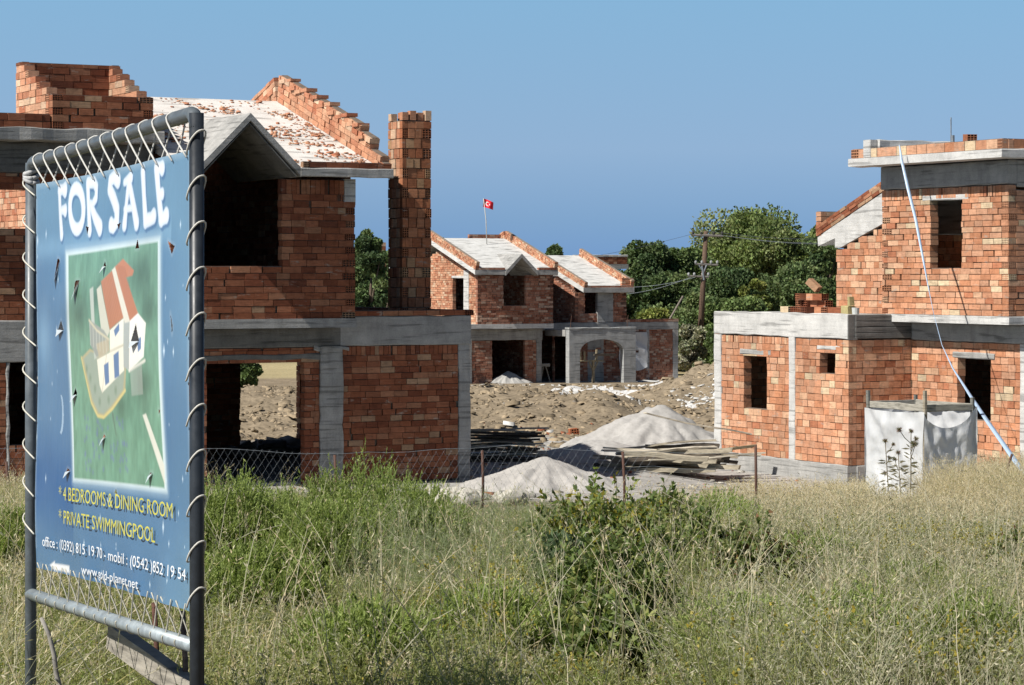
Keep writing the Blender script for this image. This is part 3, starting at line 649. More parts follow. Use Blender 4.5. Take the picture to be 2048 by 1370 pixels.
    m = MB(); m.rough(fr, .69, 3.6, -.10, .14, 6.147, 6.50, j=.012, step=.25); m.rough(fr, .50, .69, -.03, .2, 6.147, 6.5, j=.006); prt(m, 'roof_upstand', CONC_PALE, T)
    # set-back wing under a sloping verge
    m = MB(); tv = lambda v: 4.78 - .305 * (v - 1.07) * 1.0 - .02
    wall_v(m, fr, 1.6, .42, 2.68, 2.98, 5.0, top=lambda v: 4.80 - .30 * (v - 1.07), ends=(False, False), **dict(k, course=.135))
    wall_u(m, fr, 2.68, 1.8, 6, 2.98, 4.70, out=1, **k)
    prt(m, 'wing_wall', BRICK, T)
    m = MB(); sec = [(.42, 5.03 - .0), (2.54, 4.35), (2.70, 4.36), (2.70, 4.56), (3.32, 4.40), (3.34, 4.60), (.42, 5.70)]
    m.prism([fr.w(1.585, v, z) for v, z in sec], fr.U * .2); m.prism([fr.w(1.80, v, z) for v, z in [(.42, 5.52), (3.32, 4.42), (3.32, 4.56), (.42, 5.66)]], fr.U * 3.2)
    prt(m, 'verge_beam', CONC_PALE, T)
    m = MB(); A = (-fr.V + ZZ * .385).normalized(); Un = (ZZ + fr.V * .385).normalized()
    brick_wall(m, fr.w(1.57, 3.33, 4.61), A, Un, -fr.U, 3.1, .24, course=.075, thick=.19, lens=(.26, .30), pal=PAL_RED, prot=.012, chips=.1)
    wall_u(m, fr, 3.20, 1.58, 2.9, 4.62, 5.14, course=.105, pal=PAL_PINK, chips=.2)
    prt(m, 'verge_parapet', BRICK, T)
    m = MB(); m.tube([fr.w(1.0, -2.0, 6.15), fr.w(1.0, -2.0, 6.85)], .012, 5); m.tube([fr.w(1.0, -2.06, 6.15), fr.w(1.0, -2.06, 6.5)], .035, 5); prt(m, 'starter_bar', WIRE, T)
right_house()

# ================================================================== FLAT HOUSE far behind
def back_house():
    fr = Frame(P(1160, 600, 158), 28); z0 = P(1200, 528, 158).z - fr.o.z
    T = thing('flat_roofed_house', 'flat roofed brick shell just showing behind the lower roof of the distant villa', 'house', fr.w(2, 3, 0))
    m = MB(); wall_u(m, fr, 0, -.4, 2.5, -6, z0 - .3, pal=PAL_RED, gap=.014); wall_v(m, fr, -.4, .2, 5, -6, z0 - .3, pal=PAL_RED); wall_u(m, fr, 5.2, -.4, 2.5, -6, z0 - .3, pal=PAL_RED, out=1); wall_v(m, fr, 2.5, .2, 5, -6, z0 - .3, pal=PAL_RED, out=1); prt(m, 'wall', BRICK, T)
    m = MB(); m.rough(fr, -.8, 3.2, -.6, 5.6, z0 - .3, z0, j=.01); prt(m, 'roof_slab', CONC, T)
    m = MB(); wall_u(m, fr, -.55, -.7, 3.15, z0 + .004, z0 + .45, course=.15, pal=PAL_RED); prt(m, 'eave_brick_row', BRICK, T)
    m = MB(); m.rough(fr, -.72, 3.17, -.58, -.3, z0 + .455, z0 + .58, j=.01); prt(m, 'coping', CONC_PALE, T)
back_house()

# ================================================================== FOR SALE SIGN
SP0 = P(61, 700, 10.2); SP1 = P(393, 700, 8.3)               # the two posts' axes in plan
S_A = Vector((SP1.x - SP0.x, SP1.y - SP0.y, 0)).normalized(); S_Z = Vector((0, 0, 1))
S_N = Vector((S_A.y, -S_A.x, 0)); S_N = S_N if S_N.y < 0 else -S_N     # printed side
def on_sign(px, py):
    k = (px - CX) / F; m = -(HY - 0) ; a = (k * SP0.y - SP0.x) / (S_A.x - k * S_A.y)
    y = SP0.y + S_A.y * a; return a, CH - (py - HY) / F * y
def sp(a, z, n=0.0): return Vector((SP0.x, SP0.y, 0)) + S_A * a + S_Z * z + S_N * n
bl_, tl_, tr_, br_ = on_sign(78, 1137), on_sign(69, 369), on_sign(379, 300), on_sign(381, 1224)
aL, aR = (bl_[0] + tl_[0]) / 2, (br_[0] + tr_[0]) / 2
def zb(s): return bl_[1] * (1 - s) + br_[1] * s + .012 * math.sin(s * 3.1)
def zt(s): return tl_[1] * (1 - s) + tr_[1] * s - .008 * math.sin(math.pi * s)
def st(px, py):
    a, z = on_sign(px, py); s = (a - aL) / (aR - aL); return s, (z - zb(s)) / (zt(s) - zb(s))
def bpt(s, t, n=0.0):
    w = .008 * math.sin(9 * t + 3 * s) * (1 - t) + .0025 * math.sin(23 * s + 2 * t) * (abs(t - .5) * 2) ** 2 + .02 * math.sin(math.pi * s) * math.sin(math.pi * t)
    w += .005 * max(0, 1 - t * 9) * math.sin(38 * s) * max(0, min(1, (s - .3) * 6))
    return sp(aL + (aR - aL) * s, zb(s) + (zt(s) - zb(s)) * t, w + n)
def sign():
    g0 = gz1(SP1.x, SP1.y)
    T = thing('for_sale_sign', 'blue for sale sign laced into a grey pipe frame, with a drawing of a villa', 'sign', Vector((SP0.x, SP0.y, gz1(SP0.x, SP0.y))))
    a1 = (Vector((SP1.x, SP1.y, 0)) - Vector((SP0.x, SP0.y, 0))).length; r = .0245
    zl, zr_ = on_sign(61, 326)[1], on_sign(393, 226)[1]
    m = MB(); m.tube([sp(0.012, zl - .0, 0), sp(.006, 3.0, 0), sp(.0, 1.2, 0)], r * .96, 18); m.build('post', PIPE, T, True)
    m = MB(); m.tube([sp(a1, zr_ - .0, 0), sp(a1 + .004, 3.0, 0), sp(a1 + .006, 1.2, 0)], r, 18); m.build('post', PIPE_DARK, T, True)
    m = MB(); pts = [sp(.012, zl - .05, 0)]
    for i in range(5): th = math.pi / 2 * i / 4; pts.append(sp(.012 + .05 * (1 - math.cos(th)), zl - .05 + .05 * math.sin(th) + .05 * (zr_ - zl) / a1 * (1 - math.cos(th)), 0))
    n = 8
    for i in range(1, n): s = i / n; pts.append(sp(.06 + (a1 - .12) * s, zl + (zr_ - zl) * s, 0))
    for i in range(5): th = math.pi / 2 * i / 4; pts.append(sp(a1 - .05 + .05 * math.sin(th), zr_ - .05 * (1 - math.cos(th)), 0))
    m.tube(pts, r * 1.02, 18); m.build('crossbar', PIPE, T, True)
    b0, b1 = on_sign(70, 1192)[1], on_sign(390, 1292)[1]
    m = MB(); m.tube([sp(.0, b0, 0), sp(a1 * .5, (b0 + b1) / 2, 0), sp(a1, b1, 0)], r, 18); m.build('crossbar', PIPE_PALE, T, True)
    m = MB()
    for k in range(3): m.tube([sp(.012 + .026 * math.cos(q), zl - .035 - k * .018 - .012 * math.sin(q + k), .026 * math.sin(q)) for q in np.linspace(0, 6.4, 14)], .010, 6)
    m.build('binding', ROPE, T, True)
    # ---- printed sheet: every cell carries the ink's colour, torn places are open
    NS, NT = 440, 470
    S, Tt = np.meshgrid((np.arange(NS) + .5) / NS, (np.arange(NT) + .5) / NT)
    n1 = fbm(S * 5, Tt * 6, 50, 4); n2 = fbm(S * 2.2 + 4, Tt * 2.4, 51, 3)
    blue = np.array([.02, .10, .28]); pale = np.array([.14, .27, .40])
    mixv = np.clip(.25 + .75 * n2 + .55 * (Tt > .78) * (Tt - .78) / .22 - .5 * np.exp(-((Tt - .22) / .12) ** 2) * (S < .3) + .35 * (S > .8) * (S - .8) / .2, 0, 1)[..., None]
    C = blue * (1 - mixv) + pale * mixv
    C = C + np.array([.10, .15, .17]) * (np.exp(-((Tt - .60) / .07) ** 2) * np.exp(-((S - .06) / .06) ** 2) + .6 * np.exp(-((Tt - .83) / .03) ** 2) * (S < .9))[..., None]
    asp = (aR - aL) / (zt(.5) - zb(.5))
    def ink(mask, c):
        nonlocal C
        mm = np.clip(mask, 0, 1)[..., None]; C = C * (1 - mm) + np.array(c) * mm
    def z2(x, y, ox=0, oy=500, k=2.74): return st(ox + x / k, oy + y / k)
    def poly(pts, soft=.0022):
        d = np.full(S.shape, 9.0); inside = np.zeros(S.shape, bool); n = len(pts)
        for i in range(n):
            (x0, y0), (x1, y1) = pts[i], pts[(i + 1) % n]
            dx, dy = (x1 - x0) * asp, y1 - y0; L2 = dx * dx + dy * dy + 1e-12
            t = np.clip(((S - x0) * asp * dx + (Tt - y0) * dy) / L2, 0, 1)
            d = np.minimum(d, np.hypot((S - x0) * asp - t * dx, Tt - y0 - t * dy))
            c_ = (y0 > Tt) != (y1 > Tt)
            xin = (x1 - x0) * (Tt - y0) / (y1 - y0 + 1e-12) + x0
            inside ^= c_ & (S < xin)
        sd = np.where(inside, d, -d); return np.clip(.5 + sd / (2 * soft), 0, 1)
    def stroke(pts, soft=.0025):                              # pts: (s,t,half-width)
        best = np.full(S.shape, -9.0)
        for (x0, y0, w0), (x1, y1, w1) in zip(pts, pts[1:]):
            dx, dy = (x1 - x0) * asp, y1 - y0; L2 = dx * dx + dy * dy + 1e-12
            t = np.clip(((S - x0) * asp * dx + (Tt - y0) * dy) / L2, 0, 1)
            best = np.maximum(best, w0 + (w1 - w0) * t - np.hypot((S - x0) * asp - t * dx, Tt - y0 - t * dy))
        return best, np.clip(.5 + best / (2 * soft), 0, 1)
    # stars
    r2 = np.random.default_rng(3)
    for i in range(90):
        x, y = r2.random(), r2.random(); q = r2.random() ** 2
        if .21 < x < .86 and .24 < y < .84: continue
        d = np.abs((S - x) * asp) * 2.6 + np.abs(Tt - y); ink(np.clip(1.2 - d / (.004 + .016 * q), 0, 1), (.62, .78, .9))
    mo = z2(345, 900); d = np.hypot((S - mo[0]) * asp * 2, Tt - mo[1]); d2_ = np.hypot((S - mo[0] + .012) * asp * 2, Tt - mo[1] - .003)
    ink(((d < .05) & (d2_ > .049)) * .6, (.5, .66, .8))
    # framed picture
    fr_ = [z2(375, 12), z2(885, -68), z2(915, 1325), z2(418, 1262)]
    ink(poly(fr_, .022), (.46, .62, .72)); ink(poly(fr_, .008), (.66, .78, .80))
    inn = [z2(390, 30), z2(874, -45), z2(903, 1305), z2(424, 1250)]
    pm = poly(inn, .003); gn = fbm(S * 60 * asp, Tt * 26, 60, 3); gm = fbm(S * 6, Tt * 7, 61, 4)
    green = np.array([.165, .33, .235]); gC = green * (.75 + .5 * gn[..., None]) + np.array([.05, .07, .05]) * (gm[..., None] - .4)
    C = C * (1 - pm[..., None]) + gC * pm[..., None]
    for (x, y, rx, ry) in [(790, 130, 60, 120), (460, 330, 70, 110), (830, 330, 40, 90), (560, 250, 30, 80), (800, 740, 45, 120), (690, 850, 40, 90)]:
        c0 = z2(x, y); c1 = z2(x + rx, y); c2 = z2(x, y + ry)
        ink(.62 * np.exp(-((S - c0[0]) / (abs(c1[0] - c0[0]))) ** 2 - ((Tt - c0[1]) / abs(c2[1] - c0[1])) ** 2) * (.5 + gm), (.05, .085, .06))
    def zp(*q): return [z2(x, y) for x, y in q]
    ink(poly(zp((470, 590), (520, 540), (720, 640), (712, 770), (640, 870), (590, 918), (555, 908), (520, 830))), (.45, .42, .26))
    ink(poly(zp((484, 596), (524, 556), (712, 650), (700, 765), (632, 855), (590, 898), (562, 890), (530, 820))), (.33, .40, .33))
    ink(poly(zp((515, 215), (535, 200), (560, 590), (545, 600))), (.5, .56, .5)); ink(poly(zp((555, 215), (578, 190), (632, 440), (612, 500), (590, 480))), (.62, .62, .52))
    ink(poly(zp((515, 380), (600, 440), (630, 490), (560, 590), (525, 520))), (.33, .36, .33)); ink(poly(zp((555, 515), (628, 485), (630, 550), (575, 600))), (.48, .43, .31))
    ink(poly(zp((560, 600), (632, 560), (705, 520), (708, 660), (585, 782), (572, 740))), (.84, .82, .70)); ink(poly(zp((632, 440), (706, 372), (706, 520), (632, 565))), (.86, .84, .73))
    ink(poly(zp((706, 240), (780, 345), (822, 400), (812, 585), (735, 665), (706, 620))), (.86, .85, .79)); ink(poly(zp((706, 300), (738, 385), (735, 660), (706, 640))), (.40, .44, .42))
    ink(poly(zp((578, 172), (640, 110), (705, 370), (632, 436))), (.50, .215, .115)); ink(poly(zp((652, 92), (692, 48), (752, 112), (745, 140), (712, 150), (780, 345), (736, 390))), (.52, .22, .12))
    ink(poly(zp((636, 110), (652, 92), (740, 392), (712, 400))), (.72, .70, .60))
    for k in range(9):                                        # roof tiles, balcony rails, edging
        f = k / 9; ink(stroke([(*z2(578 + 62 * f + 3, 172 - 62 * f + 10), .0014), (*z2(632 + 73 * f, 436 - 66 * f), .0014)], .0014)[1] * .45, (.34, .12, .06))
        ink(stroke([(*z2(665 + 42 * f, 85 + 10 * f), .0014), (*z2(738 + 38 * f, 385 - 40 * f), .0014)], .0014)[1] * .45, (.34, .12, .06))
    for k in range(6): ink(stroke([(*z2(520 + 18 * k, 400 + 18 * k), .0016), (*z2(524 + 18 * k, 520 + 10 * k), .0016)], .0014)[1] * .8, (.66, .68, .6))
    ink(stroke([(*z2(515, 384), .003), (*z2(560, 440), .003), (*z2(628, 490), .003)])[1], (.62, .58, .42))
    ink(stroke([(*z2(470, 590), .004), (*z2(522, 835), .004), (*z2(556, 908), .004), (*z2(590, 916), .004), (*z2(640, 868), .004), (*z2(712, 768), .004)])[1], (.66, .56, .24))
    ink(stroke([(*z2(632, 440), .0025), (*z2(585, 782), .0025)])[1] * .6, (.45, .44, .36)); ink(stroke([(*z2(560, 590), .003), (*z2(706, 520), .003)])[1] * .6, (.5, .46, .34)); ink(stroke([(*z2(735, 662), .004), (*z2(818, 605), .004)])[1] * .8, (.8, .78, .7))
    for (x, y) in [(500, 650), (520, 700), (545, 760), (570, 830), (620, 820), (660, 770)]: ink(np.clip(1.3 - np.hypot((S - z2(x, y)[0]) * asp, Tt - z2(x, y)[1]) / .012, 0, 1) * .6, (.16, .24, .16))
    for q in [((598, 630), (624, 612), (626, 725), (604, 742)), ((652, 575), (680, 552), (682, 690), (656, 705)), ((654, 440), (682, 400), (684, 440), (662, 475)), ((778, 490), (798, 475), (798, 540), (782, 560))]:
        ink(poly(zp(*q)), (.13, .22, .40))
    ink(poly(zp((740, 660), (802, 620), (806, 790), (745, 800))) * .45, (.45, .48, .44))
    ink(poly(zp((800, 905), (818, 895), (905, 1180), (906, 1290))), (.72, .73, .64)); ink(stroke([(*z2(640, 900), .006), (*z2(655, 1010), .003)])[1] * .5, (.1, .1, .09))
    for i in range(60):
        x, y = z2(480 + 240 * r2.random(), 900 + 320 * r2.random()); ink(np.clip(1.2 - np.hypot((S - x) * asp, Tt - y) / .008, 0, 1) * .55, (.16, .20, .40))
    # headline: each letter drawn with flared brush strokes
    def z1(x, y): return z2(x, y, 0, 100)
    uw = abs(z1(100, 800)[0] - z1(101, 800)[0]) * asp
    def S1(*q): return [(*z1(x, 874 + (y - 860) * .93), w * uw * .52) for x, y, w in q]
    ell = [(427 + 36 * math.cos(a) + 6 * math.sin(a), 856 + 122 * math.sin(a), 17) for a in np.linspace(0, 2 * math.pi, 25)]
    letters = [[[(326, 748, 15), (334, 880, 14), (346, 1008, 17)], [(325, 748, 16), (345, 742, 14), (360, 744, 22)], [(338, 868, 12), (352, 862, 12), (364, 866, 18)]],
               [ell], [[(480, 704, 15), (490, 850, 14), (502, 985, 17)], [(480, 702, 15), (515, 700, 15), (530, 730, 15), (530, 790, 14), (512, 828, 12), (496, 838, 10)], [(500, 830, 13), (530, 910, 17), (560, 968, 22)]],
               [[(650, 690, 20), (630, 668, 17), (610, 690, 16), (608, 740, 18), (632, 800, 19), (650, 860, 19), (652, 930, 17), (635, 962, 17), (622, 950, 20)]],
               [[(706, 690, 14), (698, 820, 12), (692, 950, 17)], [(706, 690, 14), (730, 810, 16), (756, 940, 19)], [(690, 858, 9), (740, 848, 9)], [(684, 700, 10), (716, 672, 16)]],
               [[(784, 634, 18), (794, 780, 15), (806, 930, 18)], [(806, 926, 18), (836, 915, 16), (850, 898, 19)]],
               [[(862, 616, 18), (874, 770, 15), (890, 920, 18)], [(862, 618, 16), (880, 612, 14), (890, 616, 19)], [(874, 772, 12), (892, 768, 15)], [(888, 918, 17), (905, 908, 16), (914, 896, 20)]]]
    for L in letters:
        best = None; mk = None
        for q in L:
            b_, m_ = stroke(S1(*q)); best = b_ if best is None else np.maximum(best, b_); mk = m_ if mk is None else np.maximum(mk, m_)
        sh = np.roll(np.roll(mk, -4, 0), 3, 1); ink(sh * .55, (.03, .09, .25))
        w = 15 * uw; tone = np.clip(best / (w * .55), 0, 1)[..., None]
        cc = np.array([.60, .70, .82]) * (1 - tone) + np.array([.86, .87, .88]) * tone
        C = C * (1 - mk[..., None]) + cc * mk[..., None]
    ink(poly([z2(x, y, 0, 870) for x, y in [(280, 712), (308, 690), (306, 704), (390, 716), (388, 756), (306, 738), (306, 748)]], .003), (.82, .84, .86))
    # hem, lighter along the edges
    hem = np.clip(1 - np.minimum.reduce([S * asp, (1 - S) * asp, Tt, 1 - Tt]) / .018, 0, 1); ink(hem * .35 * (Tt > .05), (.45, .58, .66))
    # tears
    tears = [((325, 45), (340, 55), (308, 160)), ((432, 170), (458, 165), (425, 245)), ((596, 60), (604, 88), (588, 92)), ((350, 385), (366, 440), (330, 436)), ((770, 405), (788, 500), (745, 500)),
             ((432, 755), (442, 790), (415, 800)), ((590, 1010), (598, 1020), (578, 1040)), ((385, 1195), (402, 1210), (376, 1215)), ((832, 1218), (845, 1220), (822, 1240)), ((884, 870), (892, 880), (884, 900)),
             ((925, -50), (960, -22), (946, 24)), ((765, -60), (775, -10), (755, -8)), ((480, -130), (496, -125), (490, -85)), ((655, -140), (672, -150), (664, -112)), ((650, 1310), (658, 1340), (640, 1330)), ((945, 345), (958, 420), (955, 460))]
    hole = np.zeros(S.shape, bool)
    for q in tears:
        tp = [z2(x, y) for x, y in q]; hole |= poly(tp, .001) > .5; ink(poly(tp, .010) * .35, (.6, .68, .72))
    ss = np.linspace(0, 1, NS + 1); tt = np.linspace(0, 1, NT + 1)
    off = np.array(T.location); V = np.array([list(bpt(s, t)) for t in tt for s in ss]) - off
    idx = np.arange((NS + 1) * (NT + 1)).reshape(NT + 1, NS + 1)
    Q = np.stack([idx[:-1, :-1], idx[:-1, 1:], idx[1:, 1:], idx[1:, :-1]], -1)
    keep = ~hole; me = np_mesh('banner', V, Q[keep], C[keep], VINYL, True); bn = link('banner', me, T)
    for q in tears[:9]:                                       # flaps curled forward beside the tears
        m = MB(); a, b, c = [z2(x, y) for x, y in q]; pa, pb, pc = bpt(*b, .004), bpt(*c, .004), bpt(b[0] * .4 + c[0] * .6 - .004, min(b[1], c[1]) - .016, .018)
        m.add([pa, pb, pc], [(0, 1, 2)], (.55, .6, .62)); m.build('torn_flap', VINYL, bn)
    # small print: real letter shapes lying on the sheet
    def text(body, left, right, cap, c, name):
        cu = bpy.data.curves.new('t', 'FONT'); cu.body = body; cu.size = 1; cu.offset = -.001; cu.resolution_u = 3
        ob = bpy.data.objects.new('t', cu); me = bpy.data.meshes.new_from_object(ob); bpy.data.objects.remove(ob)
        co = np.array([v.co[:] for v in me.vertices]); x0, x1 = co[:, 0].min(), co[:, 0].max()
        (s0, t0), (s1, t1) = st(*left), st(*right); (_, tc_) = st(left[0], left[1] - cap); h = tc_ - t0
        mm = MB()
        for p in me.polygons:
            vs = []
            for i in p.vertices:
                f = (co[i, 0] - x0) / (x1 - x0); vs.append(bpt(s0 + (s1 - s0) * f, t0 + (t1 - t0) * f + h * co[i, 1] / .70, .011))
            mm.add(vs, [tuple(range(len(vs)))], c)
        bpy.data.meshes.remove(me); mm.build(name, PLAIN, bn)
    q3 = lambda x, y: (x / 2.74, 870 + y / 2.74)
    yel = (.58, .55, .10); wh = (.80, .82, .84)
    text('* 4 BEDROOMS & DINING ROOM', q3(352, 352), q3(958, 456), 27, yel, 'feature_lettering')
    text('* PRIVATE SWIMMINGPOOL', q3(352, 480), q3(868, 590), 27, yel, 'feature_lettering')
    text('office : (0392) 815 19 70 - mobil : (0542 )852 19 54', q3(258, 606), q3(1026, 798), 20, wh, 'contact_lettering')
    text('www.gold-planet.net', q3(478, 758), q3(782, 842), 18, wh, 'web_lettering')
    # ---- lacing
    m = MB(); rr = .0034; N = 12
    e = lambda s, n=.006: bpt(s, .985, n)
    for i in range(N):
        s0 = (i + .2) / N * .97; s1 = s0 + .030; s2 = min(.99, s0 + .085)
        a0 = aL + (aR - aL) * s0; f = (a0 - 0) / a1; zc = zl + (zr_ - zl) * f
        q = [bpt(s0, .985, -.006), sp(a0 + .045, zc - .02, -.027), sp(a0 + .03, zc + .022, -.012), sp(a0 + .02, zc + .024, .012), sp(a0 + .025, zc - .008, .029), bpt(s2, .985, .007)]
        m.cord(q, rr, 6, (.62, .61, .57))
    for i in range(14):
        s0 = (i + .3) / 14 * .98; a0 = aL + (aR - aL) * s0; f = a0 / a1; zc = b0 + (b1 - b0) * f
        m.cord([bpt(s0, .015, .006), sp(a0 + .05, zc + .02, -.024), sp(a0 + .045, zc - .02, -.012), sp(a0 + .045, zc - .018, .016), sp(a0 + .05, zc + .008, .027), sp(a0 + .05, zc + .024, .012), bpt(min(.99, s0 + .05), .015, .006)], rr * .8, 5, (.50, .48, .40))
    for i in range(10):
        t0 = .97 - i * .098; p = bpt(.004, t0, .008); z = p.z
        m.cord([p, sp(.0, z + .045, .029), sp(-.028, z + .075, .012), sp(-.02, z + .075, -.022), sp(.03, z + .02, -.024), bpt(.003, max(.01, t0 - .03), -.004)], rr, 6, (.62, .6, .52))
    for i in range(11):
        t0 = .99 - i * .098; p = bpt(.996, t0, .008); z = p.z
        m.cord([p, sp(a1 - .012, z + .01, .029), sp(a1 + .014, z + .045, .025), sp(a1 + .029, z + .075, .0), sp(a1 + .01, z + .06, -.028), bpt(.996, max(.01, t0 - .05), -.004)], rr, 6, (.62, .6, .54))
    m.build('lacing_cord', ROPE, T, True)
sign()

def plank_between(name, p0, p1, w, h, colr, label, cat, group=None, roll=0.0):
    d = (p1 - p0); L = d.length; A = d.normalized(); side = A.cross(Vector((0, 0, 1))).normalized(); up = side.cross(A)
    m = MB(); n = 6
    vs = []
    for i in range(n + 1):
        o = p0 + A * L * i / n
        for (x, y) in ((-w / 2, -h / 2), (w / 2, -h / 2), (w / 2, h / 2), (-w / 2, h / 2)): vs.append(o + side * (x + random.uniform(-1, 1) * w * .02) + up * (y + random.uniform(-1, 1) * h * .03))
    fs = [(3, 2, 1, 0), tuple(n * 4 + q for q in range(4))]
    for i in range(n):
        for q in range(4): fs.append((i * 4 + q, i * 4 + (q + 1) % 4, i * 4 + 4 + (q + 1) % 4, i * 4 + 4 + q))
    m.add(vs, fs, colr); o = m.build(name, WOOD, None); return tag(o, label, cat, group)
plank_between('timber_prop', P(228, 1272, 10.2), P(470, 1450, 9.3), .06, .10, (.36, .33, .28), 'weathered square timber leaning behind the foot of the for sale sign', 'timber')
def bent_stem():
    m = MB(); m.tube([P(x, y, 10.0) for x, y in [(82, 1235), (98, 1270), (108, 1310), (112, 1345), (122, 1385), (120, 1440)]], [.008, .009, .010, .010, .011, .012], 7, (.33, .31, .28))
    m.tube([P(104, 1292, 10.0), P(112, 1284, 10.02), P(119, 1280, 10.0)], .004, 5, (.33, .31, .28)); m.tube([P(118, 1366, 10.0), P(110, 1356, 9.98)], .004, 5, (.33, .31, .28))
    tag(m.build('dry_branch', BARK, None, True), 'bent grey dry branch hanging beside the left post of the sign', 'branch')
bent_stem()
for i, (a, b) in enumerate([((308, 1205), (316, 1420)), ((365, 1222), (372, 1420))]):
    m = MB(); m.tube([P(*a, 10.6 - i * .9), P((a[0] + b[0]) / 2 + 2, (a[1] + b[1]) / 2, 10.6 - i * .9), P(*b, 10.6 - i * .9)], .0115, 7, (.12, .06, .045) if i == 0 else (.16, .12, .10))
    tag(m.build('stake', WOOD, None, True), ['reddish brown thin stake behind the lower laced edge of the sign', 'grey brown thin stake behind the sign, next to its right post'][i], 'stake')

# ================================================================== FENCE
def fence():
    T = thing('chain_link_fence', 'sagging chain link fence on thin rusty posts in front of the building site', 'fence', Vector((0, 38, gz1(0, 38))))
    X = [-7.67, -6.8, -4.78, -2.68, -.45, 1.70, 3.70]; ztop = [.93, 1.02, 1.05, 1.03, 1.10, 1.08, 1.18]
    for i, x in enumerate(X):
        g = gz1(x, 38); m = MB(); m.tube([Vector((x, 38, g - .2)), Vector((x + .01, 38, g + .5)), Vector((x + random.uniform(-.03, .03), 38, ztop[i] + .02))], .022, 7); m.build('post', RUST, T, True)
    m = MB(); x = -8.4; xe = 1.7; dx = .115; k = 0; h0, h1 = .05, 1.0
    while x < xe:
        for s in (1, -1):
            pts = []
            n = 5
            for i in range(n + 1):
                f = i / n; xx = x + s * f * .95 * .62; g = gz1(xx, 38)
                pts.append(Vector((xx, 38 + .012 * s * (.5 - (i % 2)) + .04 * math.sin(xx * 2.1), g + h0 + f * (h1 - h0) + .03 * math.sin(xx * 1.3))))
            m.tube(pts, .0012, 3, cap=False)
        x += dx
    m.build('wire_mesh', WIRE, T)
    for (zz, xa, xb) in ((1.02, -8.4, 3.7), (.5, 1.7, 3.7), (.8, 1.7, 3.7)):
        m = MB(); pts = [Vector((xx, 38 + .02, gz1(xx, 38) + zz - .03 * abs(math.sin(xx * 1.45)) * (1 if zz > 1 else 2))) for xx in np.linspace(xa, xb, 40)]; m.tube(pts, .0035, 4, cap=False); m.build('tension_wire', WIRE, T)
    p0, p1 = P(2000, 985, 38), P(2024, 908, 38); m = MB(); m.tube([p0, (p0 + p1) / 2, p1], .02, 7)
    tag(m.build('rusty_stake', RUST, None, True), 'leaning rusty stake under the pale blue strap at the right edge', 'stake')
fence()

# ================================================================== WHITE PLASTIC ENCLOSURE
def enclosure():
    o = P(1850, 1000, 42); fr = Frame((o.x, o.y, gz1(o.x, o.y)), 28); H = 1.52
    T = thing('plastic_enclosure', 'white plastic sheet wrapped round a rough timber frame in front of the orange block house', 'enclosure', fr.w(.5, .9, 0))
    W_, D_ = 1.02, 1.60; gap_ = (.30, .27, .22)
    for (u, v, h) in ((0, 0, 1.86), (0, D_, 1.80), (W_, .02, 1.72), (W_, D_, 1.7)):
        m = MB(); m.rough(fr, u - .035, u + .035, v - .03, v + .03, -.1, h, (.34, .30, .23) if u + v == 0 else (.20, .20, .18), j=.004); m.build('post', WOOD, T)
    for (a, b) in (((.0, .03), (0, D_)), ((W_ - .03, W_), (0, D_)), ((0, W_), (.0, .025)), ((0, W_), (D_ - .02, D_))):
        m = MB(); m.rough(fr, a[0] + (.035 if a[1] - a[0] > .5 else 0), a[1] - (.035 if a[1] - a[0] > .5 else 0), b[0] + (.035 if b[1] - b[0] > .5 else 0), b[1] - (.035 if b[1] - b[0] > .5 else 0), H - .02, H + .10, (.36, .34, .29), j=.006); m.build('rail', WOOD, T)
    nu, nz = 26, 46; V = []; loop = []
    def side(pa, pb, sag, seed, n=nu, flare=.0):
        r_ = []
        for i in range(n + 1):
            f = i / n; r_.append((pa[0] + (pb[0] - pa[0]) * f, pa[1] + (pb[1] - pa[1]) * f, sag(f), f))
        return r_
    sides = [((-.05, D_ + .04), (-.05, -.045), lambda f: 1.50 - .03 * math.sin(math.pi * f), -1, 0), ((-.05, -.045), (W_ + .05, -.045), lambda f: 1.46 - .24 * math.sin(math.pi * min(1, f * 1.15)) ** .6 if f < .87 else 1.46 + .12 * (f - .87) / .13, 0, -1),
             ((W_ + .05, -.045), (W_ + .05, D_ + .04), lambda f: 1.5, 1, 0), ((W_ + .05, D_ + .04), (-.05, D_ + .04), lambda f: 1.5, 0, 1)]
    for si, (pa, pb, sg, nu_, nv_) in enumerate(sides):
        V = []
        for i in range(nu + 1):
            f = i / nu
            for k in range(nz + 1):
                t = k / nz; z = sg(f) * t - .05 * (1 - t)
                pull = .10 * math.sin(math.pi * min(1, t * 1.05)) * (.5 - f) * (1 if si == 0 else .5)
                w = (float(fbm(f * 4 + si * 9, t * 2.2, 70, 4)) - .5) * .20 + (float(fbm(f * 11 + si, t * 7, 74, 3)) - .5) * .07 + .03 * math.sin(f * 26 + t * 5 + si) * (1 - t) * .6 + .025 * math.sin((f + t) * 17) * float(vnoise(f * 3, t * 3, 5))
                w *= math.sin(math.pi * min(max(f, .0), 1)) ** .35 if 0 < f < 1 else 0
                u = pa[0] + (pb[0] - pa[0]) * f; v = pa[1] + (pb[1] - pa[1]) * f
                q = fr.w(u + nu_ * w, v + nv_ * w - (pull if si == 0 else 0), z); V.append(q - Vector(T.location))
        V = np.array([list(x) for x in V]); idx = np.arange((nu + 1) * (nz + 1)).reshape(nu + 1, nz + 1)
        Q = np.stack([idx[:-1, :-1], idx[1:, :-1], idx[1:, 1:], idx[:-1, 1:]], -1).reshape(-1, 4)
        link('plastic_sheet', np_mesh('plastic_sheet', V, Q, None, SHEET, True), T)
enclosure()

